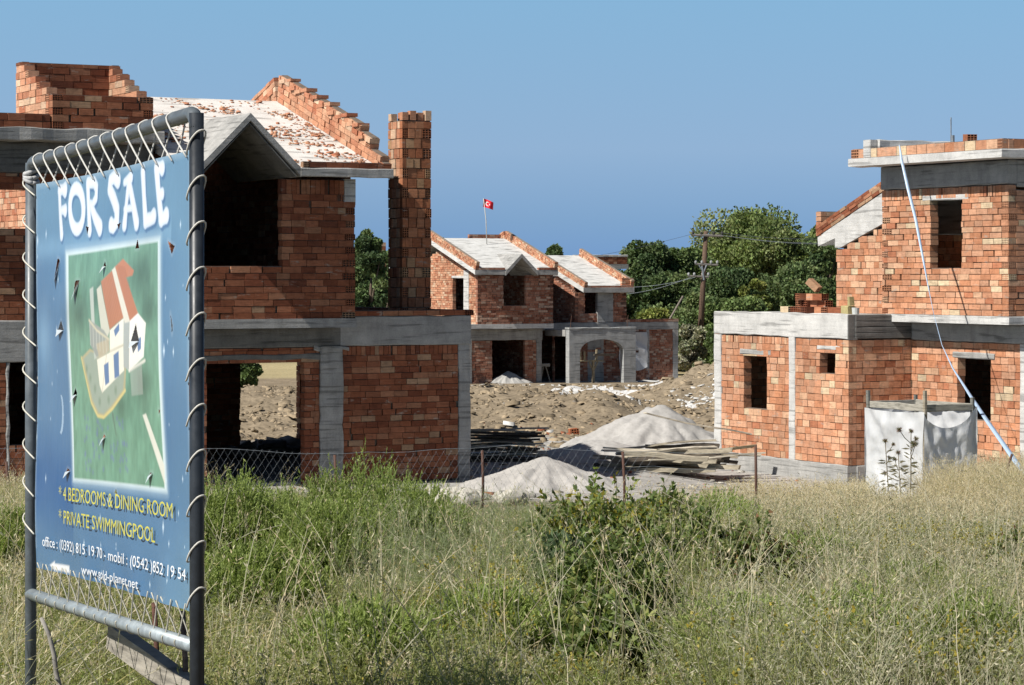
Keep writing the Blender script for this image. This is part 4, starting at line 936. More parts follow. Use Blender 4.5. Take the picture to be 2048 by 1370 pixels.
# pale blue strap hanging off the right house's eave
def strap():
    path = [(1799, 290, 49.0), (1803, 318, 48.9), (1816, 375, 48.6), (1832, 440, 48.1), (1846, 515, 47.6), (1856, 570, 47.2), (1868, 630, 46.8), (1884, 690, 46.2), (1905, 735, 45.2), (1940, 790, 43.6), (1972, 838, 42.4), (2005, 885, 41.2), (2040, 935, 40.2), (2090, 1000, 39.0)]
    wd = [.012, .028, .034, .03, .022, .010, .004, .006, .016, .03, .042, .046, .05, .05]
    V = []; 
    for (x, y, D), w in zip(path, wd):
        p = P(x, y, D); V += [p + Vector((-w, 0, 0)), p + Vector((w, w * .5, 0)), p + Vector((w, w * .5 + .006, .0)), p + Vector((-w, .006, 0))]
    V = np.array([list(v) for v in V]); Q = []
    for i in range(len(path) - 1):
        for q in range(4): Q.append((i * 4 + q, i * 4 + (q + 1) % 4, i * 4 + 4 + (q + 1) % 4, i * 4 + 4 + q))
    m, n, l, b = mat_new('pale_blue_plastic'); b.inputs['Base Color'].default_value = (.42, .56, .74, 1); b.inputs['Roughness'].default_value = .4
    bump(n, l, noise(n, l, obj_coord(n, l), 9, 3), b, .3, .02)
    o = link('plastic_strap', np_mesh('plastic_strap', V, np.array(Q), None, m, True)); tag(o, 'pale blue plastic strap hanging from the tower roof down to the ground', 'strap')
strap()

# ================================================================== TREES
def leaf_quads(Cn, A, l, w, rg):
    """diamond leaves: centres, axis directions, lengths, widths"""
    n = len(Cn); A = A / np.linalg.norm(A, axis=1, keepdims=True)
    r = rg.normal(size=(n, 3)); B = np.cross(A, r); B /= np.linalg.norm(B, axis=1, keepdims=True) + 1e-9
    l = np.broadcast_to(np.asarray(l), (n,))[:, None]; w = np.broadcast_to(np.asarray(w), (n,))[:, None]
    fold = np.cross(A, B) * w * .35
    V = np.stack([Cn - A * l * .5, Cn + B * w * .5 + fold - A * l * .05, Cn + A * l * .5, Cn - B * w * .5 + fold - A * l * .05], 1).reshape(-1, 3)
    return V, np.arange(4 * n).reshape(n, 4)
def tree(px, top, D, width, kind, label, group='trees beyond the site', base=None, depth=None, seed=0, dens=1.0, name='broadleaf_tree', cat='tree'):
    rg = np.random.default_rng(100 + seed); c = P(px, HY, D); x, y = c.x, D
    zt_ = P(px, top, D).z; z0 = gz1(x, y) if base is None else P(px, base, D).z
    H = zt_ - z0; Wd = width / F * D / 2; Dp = depth or Wd
    T = thing(name, label, cat, Vector((x, y, z0)), group)
    m = MB(); th = H * (.30 if kind != 'shrub' else .25); trunk = [Vector((x, y, z0 - .2)), Vector((x + .1, y, z0 + th * .5)), Vector((x - .05, y + .1, z0 + th)), Vector((x + .1, y, z0 + H * .7))]
    r0 = max(.05, H * .022); m.tube(trunk, [r0 * 1.3, r0, r0 * .8, r0 * .3], 7, (.13, .10, .075))
    for i in range(7):
        a = rg.random() * 6.28; q0 = trunk[2] * .6 + trunk[1] * .4 if i % 2 else trunk[2]; q0 = Vector(q0)
        e = Vector((x + math.cos(a) * Wd * .6, y + math.sin(a) * Dp * .6, z0 + H * rg.uniform(.45, .85))); m.tube([q0, (q0 + e) / 2 + Vector((0, 0, H * .05)), e], [r0 * .55, r0 * .35, r0 * .12], 5, (.13, .10, .075))
    m.build('trunk', BARK, T, True)
    pal = {'pale': [(.20, .255, .085), (.24, .295, .11), (.155, .205, .07), (.28, .32, .14)], 'dark': [(.105, .155, .06), (.135, .19, .075), (.08, .125, .052), (.165, .215, .085)],
           'mid': [(.14, .20, .07), (.18, .245, .085), (.11, .16, .06)], 'yellow': [(.23, .26, .07), (.18, .22, .062), (.28, .30, .085)], 'grey': [(.36, .36, .25), (.29, .31, .2), (.42, .41, .31)], 'shrub': [(.1, .14, .06), (.13, .18, .07)]}[kind]
    nb = int(36 if kind in ('pale', 'dark', 'mid') else 16); lobes = []
    for i in range(nb):
        h = rg.uniform(.16, 1.0) if kind != 'pale' else rg.uniform(.12, 1.0)
        prof = math.sqrt(max(.05, 1 - ((h - .48) / .60) ** 2)); a = rg.random() * 6.28; rr = rg.uniform(.25, .86) * prof
        s = rg.uniform(.26, .42) * min(Wd, H * .5); zc = min(z0 + H * h, zt_ - s * .75)
        lobes.append((x + math.cos(a) * Wd * rr, y + math.sin(a) * Dp * rr, zc, s, s * rg.uniform(.75, 1.1)))
    lobes.append((x + rg.uniform(-.2, .2) * Wd, y, zt_ - .25 * Wd, .27 * Wd, .25 * Wd))
    Vs, Cs = [], []
    for (lx, ly, lz, s, sz) in lobes:
        n = int(dens * 760); d = rg.normal(size=(n, 3)); d /= np.linalg.norm(d, axis=1, keepdims=True)
        rad = (rg.random(n) ** .38)[:, None] * (0.72 + .75 * fbm(d[:, 0] * 2.4 + lx, d[:, 2] * 2.4 + d[:, 1] * 1.7 + lz, 7 + seed, 3))[:, None]
        p = np.array([lx, ly, lz]) + d * rad * np.array([s, s, sz])
        p[:, 2] = np.maximum(p[:, 2], z0 + .1)
        V, _ = leaf_quads(p, d + rg.normal(size=(n, 3)) * .8 + np.array([0, 0, .2]), rg.uniform(.15, .32, n) * max(.35, min(1.2, D / 165)), rg.uniform(.12, .22, n) * max(.35, min(1.2, D / 165)), rg)
        base_c = np.array(pal[rg.integers(len(pal))]); Vs.append(V); Cs.append(base_c * rg.uniform(.6, 1.45, (n, 1)) * np.array([1, 1, 1]) * rg.uniform(.92, 1.08, (n, 3)))
    V = np.concatenate(Vs) - np.array(T.location); Fq = np.arange(len(V)).reshape(-1, 4)
    link('crown', np_mesh('crown', V, Fq, np.concatenate(Cs), NEEDLE), T); return T
trees = [
 (1252, 545, 185, 110, 'dark', 'dark tree right behind the far flat roofed brick shell', None, 1),
 (1402, 520, 196, 150, 'dark', 'dark mass of foliage standing behind the wooden utility pole', None, 1),
 (1545, 500, 195, 170, 'dark', 'broad dark tree behind the bright yellow green young tree', None, 1),
 (1625, 560, 155, 120, 'dark', 'low dark tree behind the bucket on the concrete roof', None, 1),
 (1400, 590, 158, 110, 'dark', 'low dark bush behind the lower half of the utility pole', None, 1),
 (1268, 585, 165, 90, 'mid', 'low green bush behind the eave of the lower distant roof', None, 1),
 (1480, 600, 146, 110, 'mid', 'green bush behind the middle of the pale concrete beam', None, 1),
 (700, 520, 125, 140, 'dark', 'dark tree behind the upper brick corner of the left house', None, 1),
 (800, 520, 140, 120, 'dark', 'dark tree behind the tall brick chimney stack', None, 1),
 (1500, 424, 186, 250, 'pale', 'large pale green feathery tree, tallest behind the wooden utility pole', None, 1.5),
 (1580, 470, 182, 120, 'pale', 'pale green crown leaning out on the right shoulder of the large feathery tree', None, 1.1),
 (1655, 452, 200, 70, 'dark', 'small dark tree top peeping out beside the sloping brick verge of the orange house', None, 1),
 (1288, 490, 172, 105, 'dark', 'dark round topped tree directly right of the far flat roofed brick shell', None, 1),
 (1365, 506, 174, 130, 'mid', 'dark green tree directly left of the utility pole', None, 1),
 (1345, 555, 160, 150, 'dark', 'low dark tree whose foot is hidden by the distant villa terrace', None, 1),
 (1455, 540, 166, 140, 'dark', 'dark tree directly right of the utility pole, under the large feathery tree', None, 1),
 (1590, 535, 168, 140, 'dark', 'dark tree above the loose bricks on the concrete roof', None, 1),
 (1640, 480, 176, 90, 'dark', 'dark tree rising beside the set back brick wing of the orange house', None, 1),
 (1508, 560, 156, 60, 'yellow', 'bright yellow green young tree among the dark trees', None, 1),
 (1310, 622, 150, 110, 'yellow', 'yellow green bush along the distant villa terrace kerb', None, 1),
 (1382, 652, 148, 62, 'grey', 'silvery grey bush at the foot of the utility pole', None, 1),
 (1440, 600, 152, 90, 'mid', 'green bush just above the left corner of the pale concrete beam', None, 1),
 (738, 462, 112, 84, 'dark', 'dark conifer like tree seen in the gap left of the tall brick chimney', None, 1),
 (772, 505, 118, 60, 'dark', 'dark tree half hidden by the tall brick chimney', None, 1),
 (1108, 492, 215, 44, 'dark', 'tiny dark tree top above the ridge between the two distant concrete roofs', None, 1),
 (900, 481, 230, 60, 'dark', 'thin row of dark tree tops over the left end of the distant concrete roof', None, 1),
 (960, 483, 232, 60, 'dark', 'low dark tree tops close to the foot of the flag pole', None, 1),
 (488, 705, 112, 56, 'mid', 'round green bush seen through the doorway of the left brick house', None, 1),
]
for i, (px, top, D, wd, kind, lab, base, dep) in enumerate(trees):
    big = kind == 'pale' or wd > 100
    tree(px, top, D, wd * 1.08, kind, lab, seed=i, dens=(1.25 if big else .7), name='bush' if 'bush' in lab else 'broadleaf_tree', cat='bush' if 'bush' in lab else 'tree')

# ================================================================== UTILITY POLES, FLAG
def pole():
    D = 150; b = P(1398, 716, D); t = P(1412, 462, D)
    T = thing('utility_pole', 'tall brown wooden utility pole with crossarms in front of the dark trees', 'utility pole', b)
    m = MB(); m.tube([b, (b + t) / 2, t], [.20, .17, .13], 9, (.13, .085, .06)); m.build('post', WOOD, T, True)
    for (x0, x1, y, r_) in ((1384, 1446, 471, .075), (1390, 1436, 529, .06), (1376, 1418, 553, .06)):
        m = MB(); m.tube([P(x0, y - 1, D - .25), P(x1, y + 1, D - .25)], r_, 6, (.19, .175, .16)); a = m.build('crossarm', WOOD, T)
        for k, f in enumerate((.03, .3, .7, .97)):
            q = P(x0 + (x1 - x0) * f, y, D - .25); m2 = MB(); m2.tube([q, q + Vector((0, 0, .16)), q + Vector((0, 0, .30 if k == 0 and y < 480 else .24))], [.04, .09, .04], 7, (.35, .36, .36) if y > 500 else (.06, .06, .06)); m2.build('insulator', STONE, a, True)
    m = MB(); m.tube([P(1404, 532, D - .3), P(1408, 560, D - .3)], .06, 6, (.4, .42, .44)); m.tube([P(1398, 530, D - .3), P(1407, 545, D - .3), P(1413, 530, D - .3)], .05, 5, (.4, .42, .44)); m.build('bracket', WIRE, T)
    for k, (x0, y0, x1, y1, dD) in enumerate([(1385, 468, 1085, 528, -8), (1412, 462, 1690, 478, 4), (1440, 470, 1690, 486, 0), (1446, 471, 1690, 488, 2), (1400, 552, 1240, 575, 6), (1388, 552, 1240, 590, 6)]):
        m = MB(); pts = []
        for i in range(13):
            f = i / 12; pts.append(P(x0 + (x1 - x0) * f, y0 + (y1 - y0) * f + 6 * math.sin(math.pi * f), D - .3 + dD * f))
        m.tube(pts, .014 if k else .012, 4, cap=False); m.build('wire', WIRE, T)
    b2, t2 = P(1334, 648, 149), P(1366, 592, 149)
    m = MB(); m.tube([b2 - (t2 - b2) * .6, b2, t2], .06, 6, (.22, .19, .16)); tag(m.build('leaning_pole', WOOD, None, True), 'thin leaning pole sticking up above the distant villa terrace', 'pole')
pole()
def flag():
    D = 133; b, t = P(974, 476, D), P(967, 397, D)
    T = thing('flag', 'small red flag with white crescent on a thin pole above the distant roof', 'flag', b)
    m = MB(); m.tube([b - Vector((0, 0, .6)), P(972, 440, D), t], [.028, .025, .02], 6, (.55, .54, .5)); m.build('pole', PLAIN, T, True)
    n = 24; V = []; C = []
    for i in range(n + 1):
        f = i / n
        for k in range(n + 1):
            g = k / n; V.append(P(967 + 20 * f - 1.0 * g, 397 + 5 * f + (17 - 2.0 * f) * g + 3 * f * f, D + .10 * math.sin(f * 6 + g)) - Vector(T.location))
    for i in range(n):
        for k in range(n):
            f, g = (i + .5) / n, (k + .5) / n; a = math.hypot((f - .42) * 1.2, g - .5); bb = math.hypot((f - .50) * 1.2, g - .5); s = math.hypot((f - .63) * 1.2, g - .5)
            C.append((.8, .76, .76) if (a < .26 and bb > .20) or s < .07 else (.62, .018, .035))
    idx = np.arange((n + 1) ** 2).reshape(n + 1, n + 1); Q = np.stack([idx[:-1, :-1], idx[1:, :-1], idx[1:, 1:], idx[:-1, 1:]], -1).reshape(-1, 4)
    link('cloth', np_mesh('cloth', np.array([list(v) for v in V]), Q, np.array(C), PLAIN, True), T)
flag()

# ================================================================== HEAPS, PLANKS, STONES, BRICKS
def heap(px, D, r, h, c, label, seed, name='sand_heap', cat='sand heap', power=1.0):
    x = (px - CX) / F * D; z = gz1(x, D); me = heap_mesh(name, x, D, r, h, colr=c, base=z, seed=seed, power=power)
    o = link(name, me); o.location = (x, D, z); tag(o, label, cat); return o
heap(1092, 45.5, (1.5, 1.5), .56, (.44, .42, .395), 'low heap of pale grey sand beside the corner column of the left brick house', 3)
heap(1322, 56.5, (2.3, 2.3), 1.12, (.43, .415, .395), 'tall pointed heap of grey sand behind the pile of old planks', 6)
heap(1200, 53.5, (1.7, 1.5), .42, (.43, .415, .395), 'low spreading toe of grey sand between the two heaps and planks', 9)
heap(1016, 130.2, (1.25, 1.1), .62, (.40, .39, .37), 'small grey sand heap spilling from the wide doorway of the distant villa', 12)
heap(742, 58, (3.0, 1.2), 1.5, (.16, .17, .19), 'dark grey gravel heap behind the terrace kerb of the left house', 15, 'gravel_heap', 'gravel heap') if False else None

def plank_mesh(L, w, h, seed):
    r_ = random.Random(seed); m = MB(); n = 5; vs = []
    for i in range(n + 1):
        x = -L / 2 + L * i / n; dz = .02 * math.sin(i * 1.3 + seed)
        for (a, b) in ((-w / 2, 0), (w / 2, 0), (w / 2, h), (-w / 2, h)): vs.append((x + (r_.uniform(-.02, .02) if i in (0, n) else 0), a + r_.uniform(-.006, .006), b + dz + r_.uniform(-.003, .003)))
    fs = [(3, 2, 1, 0), tuple(n * 4 + q for q in range(4))]
    for i in range(n):
        for q in range(4): fs.append((i * 4 + q, i * 4 + (q + 1) % 4, i * 4 + 4 + (q + 1) % 4, i * 4 + 4 + q))
    k = r_.uniform(.8, 1.25); c = r_.choice([(.33, .29, .22), (.42, .37, .28), (.20, .175, .135), (.50, .45, .36), (.12, .10, .08), (.30, .25, .16)]); m.add(vs, fs, tuple(min(.6, q * k) for q in c))
    me = bpy.data.meshes.new('plank'); me.from_pydata(m.v, [], m.f); at = me.color_attributes.new('Col', 'FLOAT_COLOR', 'CORNER')
    cc = np.hstack([np.repeat(np.array(m.c, np.float32), [len(f) for f in m.f], axis=0), np.ones((sum(len(f) for f in m.f), 1), np.float32)]); at.data.foreach_set('color', cc.ravel()); me.materials.append(WOOD); return me
PM = [plank_mesh(L, w, h, i) for i, (L, w, h) in enumerate([(2.2, .2, .035), (1.8, .12, .05), (2.4, .15, .03), (1.5, .1, .07), (2.0, .22, .03), (1.2, .12, .04), (1.7, .09, .09), (2.3, .1, .05)])]
def put_plank(i, loc, rz, ry, rx, label, group):
    o = bpy.data.objects.new('plank', PM[i % len(PM)]); col.objects.link(o); o.location = loc; o.rotation_euler = (rx, ry, rz); tag(o, label, 'plank', group); return o
rp = random.Random(8)
for k in range(46):                                       # the untidy pile by the orange house
    lay = k // 6; x = P(1325, 900, 50.5).x + rp.uniform(-.55, .55) + .10 * lay * .6; y = 50.6 + rp.uniform(-.8, .8); z = gz1(x, y) + .02 + lay * .068 + rp.uniform(0, .03)
    put_plank(rp.randrange(8), (x, y, z), rp.gauss(.12, .22), rp.gauss(0, .035), rp.gauss(0, .12), 'grey weathered plank in the untidy pile beside the orange block house', 'old planks piled by the sand')
put_plank(2, P(1395, 850, 51.4), .35, .20, 0, 'long pale plank sloping off the top of the untidy plank pile towards the sand heap', 'old planks piled by the sand')
put_plank(6, P(1330, 916, 49.3), -.15, .06, .2, 'pale bleached post lying across the front of the untidy plank pile', 'old planks piled by the sand')
for k in range(22):                                       # the flat stack in the shade of the left house
    lay = k // 2; y = 52.4 + (k % 2) * .34 + rp.uniform(-.05, .05); x = P(990, 880, 52.4).x - .15 + rp.uniform(-.12, .12); z = gz1(x, y) + .02 + lay * .062
    put_plank(rp.choice([0, 2, 4]), (x, y, z), rp.gauss(.05, .04), rp.gauss(0, .012), 0, 'dark board in the flat stack shaded by the corner of the left brick house', 'boards stacked in the shade')
def stone_mesh(seed):
    r_ = np.random.default_rng(seed); import bmesh
    bm = bmesh.new(); bmesh.ops.create_icosphere(bm, subdivisions=3, radius=1)
    for v in bm.verts:
        p = np.array(v.co); f = 0
        for q in range(9):
            d = np.random.default_rng(seed * 17 + q).normal(size=3); d /= np.linalg.norm(d); f = max(f, p @ d - .55)
        n_ = float(fbm(p[0] * 2 + seed, p[1] * 2 + p[2] * 1.7, seed, 3)); v.co = Vector(p * (1.05 - f * .75 + (n_ - .5) * .35)) * 1.0
    me = bpy.data.meshes.new('stone'); bm.to_mesh(me); bm.free()
    c = r_.choice(3); cc = [(.50, .45, .36), (.44, .42, .37), (.52, .49, .43)][c]; nl = len(me.loops)
    at = me.color_attributes.new('Col', 'FLOAT_COLOR', 'CORNER'); at.data.foreach_set('color', np.tile(np.array([*cc, 1], np.float32), nl)); me.materials.append(STONE); return me
SM = [stone_mesh(i + 1) for i in range(6)]
spots = [(862, 968, .20), (880, 962, .16), (900, 970, .24), (918, 962, .18), (936, 975, .22), (948, 968, .14), (912, 985, .15), (930, 992, .20), (955, 988, .17), (882, 978, .12), (1022, 972, .24), (1040, 985, .16), (1062, 985, .11), (1092, 982, .13), (1000, 992, .13), (848, 972, .12), (968, 978, .13)]
for i, (px, py, s) in enumerate(spots):
    D = 43.2 - .35 * rp.random() * 6; x = (px - CX) / F * D; g = gz1(x, D)
    o = bpy.data.objects.new('stone', SM[i % 6]); col.objects.link(o); o.location = (x, D, g + s * .35); o.scale = (s * rp.uniform(.9, 1.4), s, s * rp.uniform(.6, .95)); o.rotation_euler = (0, 0, rp.random() * 6)
    tag(o, 'pale limestone lump lying behind the fence between the left house and the sand heap', 'stone', 'pale stones behind the fence')
def one_brick(fr, u, v, z, rz, lab, ax=0, pal=PAL_RED, size=(.29, .19, .135), group='loose hollow bricks on the roof', tilt=0.0):
    m = MB(); L, W_, H_ = size; c = rp.choice(pal); X, Y, Zv = Vector((1, 0, 0)), Vector((0, 1, 0)), Vector((0, 0, 1)); O = Vector((-L / 2, -W_ / 2, 0))
    m.box(O, X, Zv, -Y, .0, L, 0, H_, -W_, 0, c) if False else None
    vs_side = [(O, X, L), (O + Y * W_, X, L)]
    for y in (0, W_): m.quad(O + Y * y, O + X * L + Y * y, O + X * L + Y * y + Zv * H_, O + Y * y + Zv * H_, c)
    for z_ in (0, H_): m.quad(O + Zv * z_, O + X * L + Zv * z_, O + X * L + Y * W_ + Zv * z_, O + Y * W_ + Zv * z_, c)
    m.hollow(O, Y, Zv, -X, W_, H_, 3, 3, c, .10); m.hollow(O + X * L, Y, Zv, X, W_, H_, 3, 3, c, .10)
    o = m.build('hollow_brick', BRICK); o.location = fr.w(u, v, z); o.rotation_euler = (0, tilt, R(28) + rz); return tag(o, lab, 'brick', group)
def pile():
    fr = RH; z0 = 2.98; labn = 0
    def at(px, z): v, _ = fr.on_u(.5, px, 620); return v
    rows = [(0, [(1572, 0, PAL_ORANGE, 0), (1593, 1.57, PAL_RED, 0), (1604, 1.57, PAL_RED, 0), (1615, 1.57, PAL_RED, 0), (1640, .0, PAL_ORANGE, 0), (1655, 1.6, PAL_RED, 0), (1668, .2, PAL_RED, 0), (1680, .1, PAL_RED, 0)]), (1, [(1596, 1.5, PAL_RED, 0), (1608, 1.6, PAL_RED, 0), (1625, .1, PAL_ORANGE, 0), (1638, .0, PAL_RED, 0)]), (2, [(1603, 1.45, PAL_RED, 0), (1624, .05, PAL_ORANGE, 0), (1637, .1, PAL_RED, 0)]), (3, [(1612, .5, PAL_RED, -.7)])]
    for lay, items in rows:
        for (px, rz, pal, tl) in items:
            one_brick(fr, .55 + .1 * (lay % 2), at(px, 0), z0 + lay * .138 + (.12 if tl else 0), rz + 1.57, ('tilted hollow brick on top of the heap of loose bricks on the concrete roof' if tl else 'hollow clay brick in the heap of loose bricks on the concrete roof'), pal=pal, tilt=tl)
    one_brick(fr, .75, -2.9, 6.335, 1.2, 'single loose hollow brick lying on the tower eave brick row', pal=PAL_RED, group='loose hollow bricks on the roof', tilt=-.05)
pile()
m = MB(); q = RH.w(.5, .75, 2.98); 
m.rough(RH, .42, .62, .62, .86, 2.98, 3.16, (.42, .36, .18), j=.015); m.rough(RH, .45, .58, .60, .66, 3.16, 3.34, (.42, .36, .18), j=.01)
tag(m.build('cement_bag', STONE), 'small yellowish bag standing by the loose bricks against the set back wall', 'bag')
m = MB(); m.tube([RH.w(.45, .38, 2.985), RH.w(.45, .38, 3.12)], [.07, .08], 12, (.5, .52, .5)); tag(m.build('bucket', STONE), 'small pale bucket on the roof beside the set back brick wall', 'bucket')

# brick crumbs lying in drifts on the left house's roof; rubble and scraps about the site
def flakes(name, pts, sizes, cols, mat, label, cat, flat=.35):
    n = len(pts); rg = np.random.default_rng(n); a = rg.random(n) * 6.28; V = []; Fc = []; C = []
    A = np.stack([np.cos(a), np.sin(a), rg.normal(0, flat * .5, n)], 1) * sizes[:, None]; B = np.stack([-np.sin(a), np.cos(a), rg.normal(0, flat, n)], 1) * (sizes * rg.uniform(.4, .9, n))[:, None]
    U = np.array([0, 0, 1.0])[None] * (sizes * rg.uniform(.3, .7, n))[:, None]
    cs = [pts - A - B, pts + A - B, pts + A + B, pts - A + B]; V = np.stack(cs + [c * 1 + U for c in cs], 1).reshape(-1, 3)
    b = (np.arange(n) * 8)[:, None, None]; f = np.array([(0, 1, 2, 3), (4, 5, 6, 7), (0, 1, 5, 4), (1, 2, 6, 5), (2, 3, 7, 6), (3, 0, 4, 7)])[None]
    Q = (b + f).reshape(-1, 4); C = np.repeat(cols, 6, axis=0)
    o = link(name, np_mesh(name, V, Q, C, mat)); tag(o, label, cat, kind='stuff'); return o
rg = np.random.default_rng(77); pts = []
while len(pts) < 1000:
    u, v = rg.uniform(-6.1, -2.5), rg.uniform(-1.25, 3.5); n_ = float(fbm(u * 1.2, v * 1.5 + u * .3, 91, 4))
    if -abs(u + 5) + 1 > (v + 1.3) * .312 + .05 and False: continue
    if abs(u + 5.0) < .97 and (v + 1.3) < (.94 - abs(u + 5.0) * .97) / .312 + .1: continue
    if n_ > .55 + .06 * (v > 2.6) + rg.normal(0, .09): pts.append(list(LH.w(u, v, 5.682 + .312 * (v + 1.3))))
pts = np.array(pts); flakes('brick_rubble', pts, rg.gamma(2, .008, len(pts)) + .005, np.array(PAL_PINK)[rg.integers(0, len(PAL_PINK), len(pts))] * rg.uniform(.7, 1.1, (len(pts), 1)), BRICK, 'drifts of broken brick crumbs on the pale concrete roof of the left house', 'rubble', .2)
def scatter(n, fn):
    out = []
    while len(out) < n:
        p = fn();
        if p is not None: out.append(p)
    xy = np.array(out); return np.column_stack([xy, gz(xy[:, 0], xy[:, 1])])
p = scatter(16000, lambda: (rg.uniform(-12, 14), 57 + 63 * rg.random() ** 1.3))
flakes('dirt_clods', p, rg.gamma(1.2, .028, len(p)) + .012, np.array([.29, .23, .155]) * rg.uniform(.45, 1.45, (len(p), 1)), STONE, 'brown clods and small stones strewn over the dug earth', 'clods', .4)
def limes():
    t = rg.random(); 
    if t < .35: return (rg.normal(3.6, 1.6), rg.normal(90, 1.6))
    if t < .6: return (rg.normal(7.2, .8), rg.normal(92 + rg.normal(0, 1), 2))
    if t < .85: return (rg.uniform(-3, 8), rg.normal(122, 1.2))
    return (rg.uniform(-2, 6), rg.uniform(60, 100))
p = scatter(800, limes); flakes('white_scraps', p, rg.gamma(1.4, .028, len(p)) + .01, np.array([.62, .61, .58]) * rg.uniform(.7, 1.1, (len(p), 1)), STONE, 'white plaster scraps scattered in bands over the brown earth', 'scraps', .3)
p = scatter(220, lambda: (rg.normal(.2, 2.2), rg.normal(60, 4))); flakes('brick_scraps', p, rg.gamma(1.5, .018, len(p)) + .01, np.array(PAL_RED)[rg.integers(0, len(PAL_RED), len(p))], BRICK, 'red brick scraps at the near edge of the brown earth', 'scraps', .4)
p = np.array([list(LH.w(rg.uniform(-2.3, -.3), rg.uniform(5.6, 7.6), abs(rg.normal(0, .10)))) for _ in range(110)]); flakes('interior_rubble', p, rg.gamma(2.2, .05, len(p)), np.array([.28, .25, .22]) * rg.uniform(.6, 1.3, (len(p), 1)), STONE, 'rubble heaped on the floor at the back doorway of the left house', 'rubble', .28)
m = MB(); b_ = P(1152, 857, 62); b_.z = gz1(b_.x, 62); m.hollow(b_ + Vector((-.1, 0, 0)), Vector((.94, .3, .1)), Vector((-.1, 0, 1)), Vector((.3, -.94, 0)), .2, .18, 3, 3, (.5, .17, .08), .1); m.box(b_ + Vector((-.1, .005, 0)), Vector((.94, .3, .1)), Vector((-.1, 0, 1)), Vector((.3, -.94, 0)), 0, .2, 0, .18, -.25, -.101, (.5, .17, .08))
tag(m.build('hollow_brick', BRICK), 'single orange brick lying alone on the brown earth', 'brick')

# timber props under the porch arch and a plastic sheet over a window of the far house
def porch_things():
    fr = FH; T = thing('formwork_props', 'rough timber props and boards standing inside the arched porch', 'timber props', fr.w(2, -.6, 0)); wd = (.36, .30, .2)
    for (u, v, z0, z1, r_) in [(1.55, -1.0, 0, 1.2, .05), (1.75, -1.0, 1.1, 1.65, .06), (2.0, -1.0, 1.1, 1.65, .06), (2.55, -1.0, 0, 1.15, .06), (2.75, -1.0, 1.1, 1.75, .05)]:
        m = MB(); m.rough(fr, u - r_, u + r_, v - r_, v + r_, z0, z1, wd, j=.01); m.build('post', WOOD, T)
    m = MB(); m.rough(fr, 1.4, 3.1, -1.1, -.9, 1.12, 1.18, wd, j=.01); m.rough(fr, 2.6, 3.9, -1.1, -.95, 1.40, 1.52, (.18, .15, .12), j=.01); m.build('board', WOOD, T)
    m = MB(); m.tube([fr.w(2.55, -1.0, .6), fr.w(2.3, -1, 1.1)], .04, 5, wd); m.tube([fr.w(2.55, -1.0, .6), fr.w(2.82, -1, 1.1)], .04, 5, wd); m.build('brace', WOOD, T)
    T2 = thing('sawhorse', 'pale timber sawhorse in the dark opening left of the arched porch', 'sawhorse', fr.w(.5, .3, 0))
    for (a, b) in [((.15, 0), (.35, .85)), ((.75, 0), (.5, .85)), ((-.3, 0), (-.1, .85)), ((.1, 0), (-.05, .85))]:
        m = MB(); m.tube([fr.w(a[0], .4, a[1]), fr.w(b[0], .45, b[1])], .035, 5, (.4, .37, .3)); m.build('leg', WOOD, T2)
    m = MB(); m.rough(fr, -.5, .7, .35, .55, .85, 1.0, (.4, .38, .34), j=.01); m.build('board', WOOD, T2)
    V = []; n = 16; a, b = 5.25, 7.0
    for i in range(n + 1):
        for k in range(n + 1):
            f, g = i / n, k / n; z = .62 + 1.95 * g + (.12 * math.sin(f * 7) if g < .1 else 0); V.append(fr.w(a + (b - a) * f, .93 - .10 * float(fbm(f * 4, g * 4, 3)) - .04 * math.sin(f * 9 + g * 14), z))
    V = np.array([list(v) for v in V]); idx = np.arange((n + 1) ** 2).reshape(n + 1, n + 1); Q = np.stack([idx[:-1, :-1], idx[1:, :-1], idx[1:, 1:], idx[:-1, 1:]], -1)
    keep = np.ones((n, n), bool); keep[3:11, 7] = False
    o = link('plastic_sheet', np_mesh('plastic_sheet', V, Q[keep], None, SHEET, True)); tag(o, 'torn grey white plastic sheet hung over an opening right of the arched porch', 'plastic sheet')
porch_things()

# ================================================================== FOREGROUND PLANTS
def ribbons(pts, width, cols):
    """pts (N,K,3) polylines -> thin tapering blades"""
    N, K, _ = pts.shape
    t = pts[:, -1] - pts[:, 0]; r = rng.normal(size=(N, 3)); r[:, 1] *= .4; s = np.cross(t, r); s /= np.linalg.norm(s, axis=1, keepdims=True) + 1e-9
    w = np.linspace(1, .35, K)[None, :, None] * np.asarray(width).reshape(-1, 1, 1) * .5
    Lf, Rt = pts - s[:, None] * w, pts + s[:, None] * w
    V = np.stack([Lf, Rt], 2).reshape(-1, 3)
    b = (np.arange(N) * K * 2)[:, None, None] + (np.arange(K - 1) * 2)[None, :, None]
    Q = (b + np.array([0, 1, 3, 2])[None, None]).reshape(-1, 4)
    return V, Q, np.repeat(cols, K - 1, axis=0)
class Veg:
    def __init__(s): s.V = []; s.Q = []; s.C = []; s.n = 0
    def add(s, V, Q, C): s.V.append(V); s.Q.append(Q + s.n); s.C.append(C); s.n += len(V)
    def mesh(s, name, mat, off=(0, 0, 0)): return np_mesh(name, np.concatenate(s.V) - np.array(off), np.concatenate(s.Q), np.concatenate(s.C), mat)
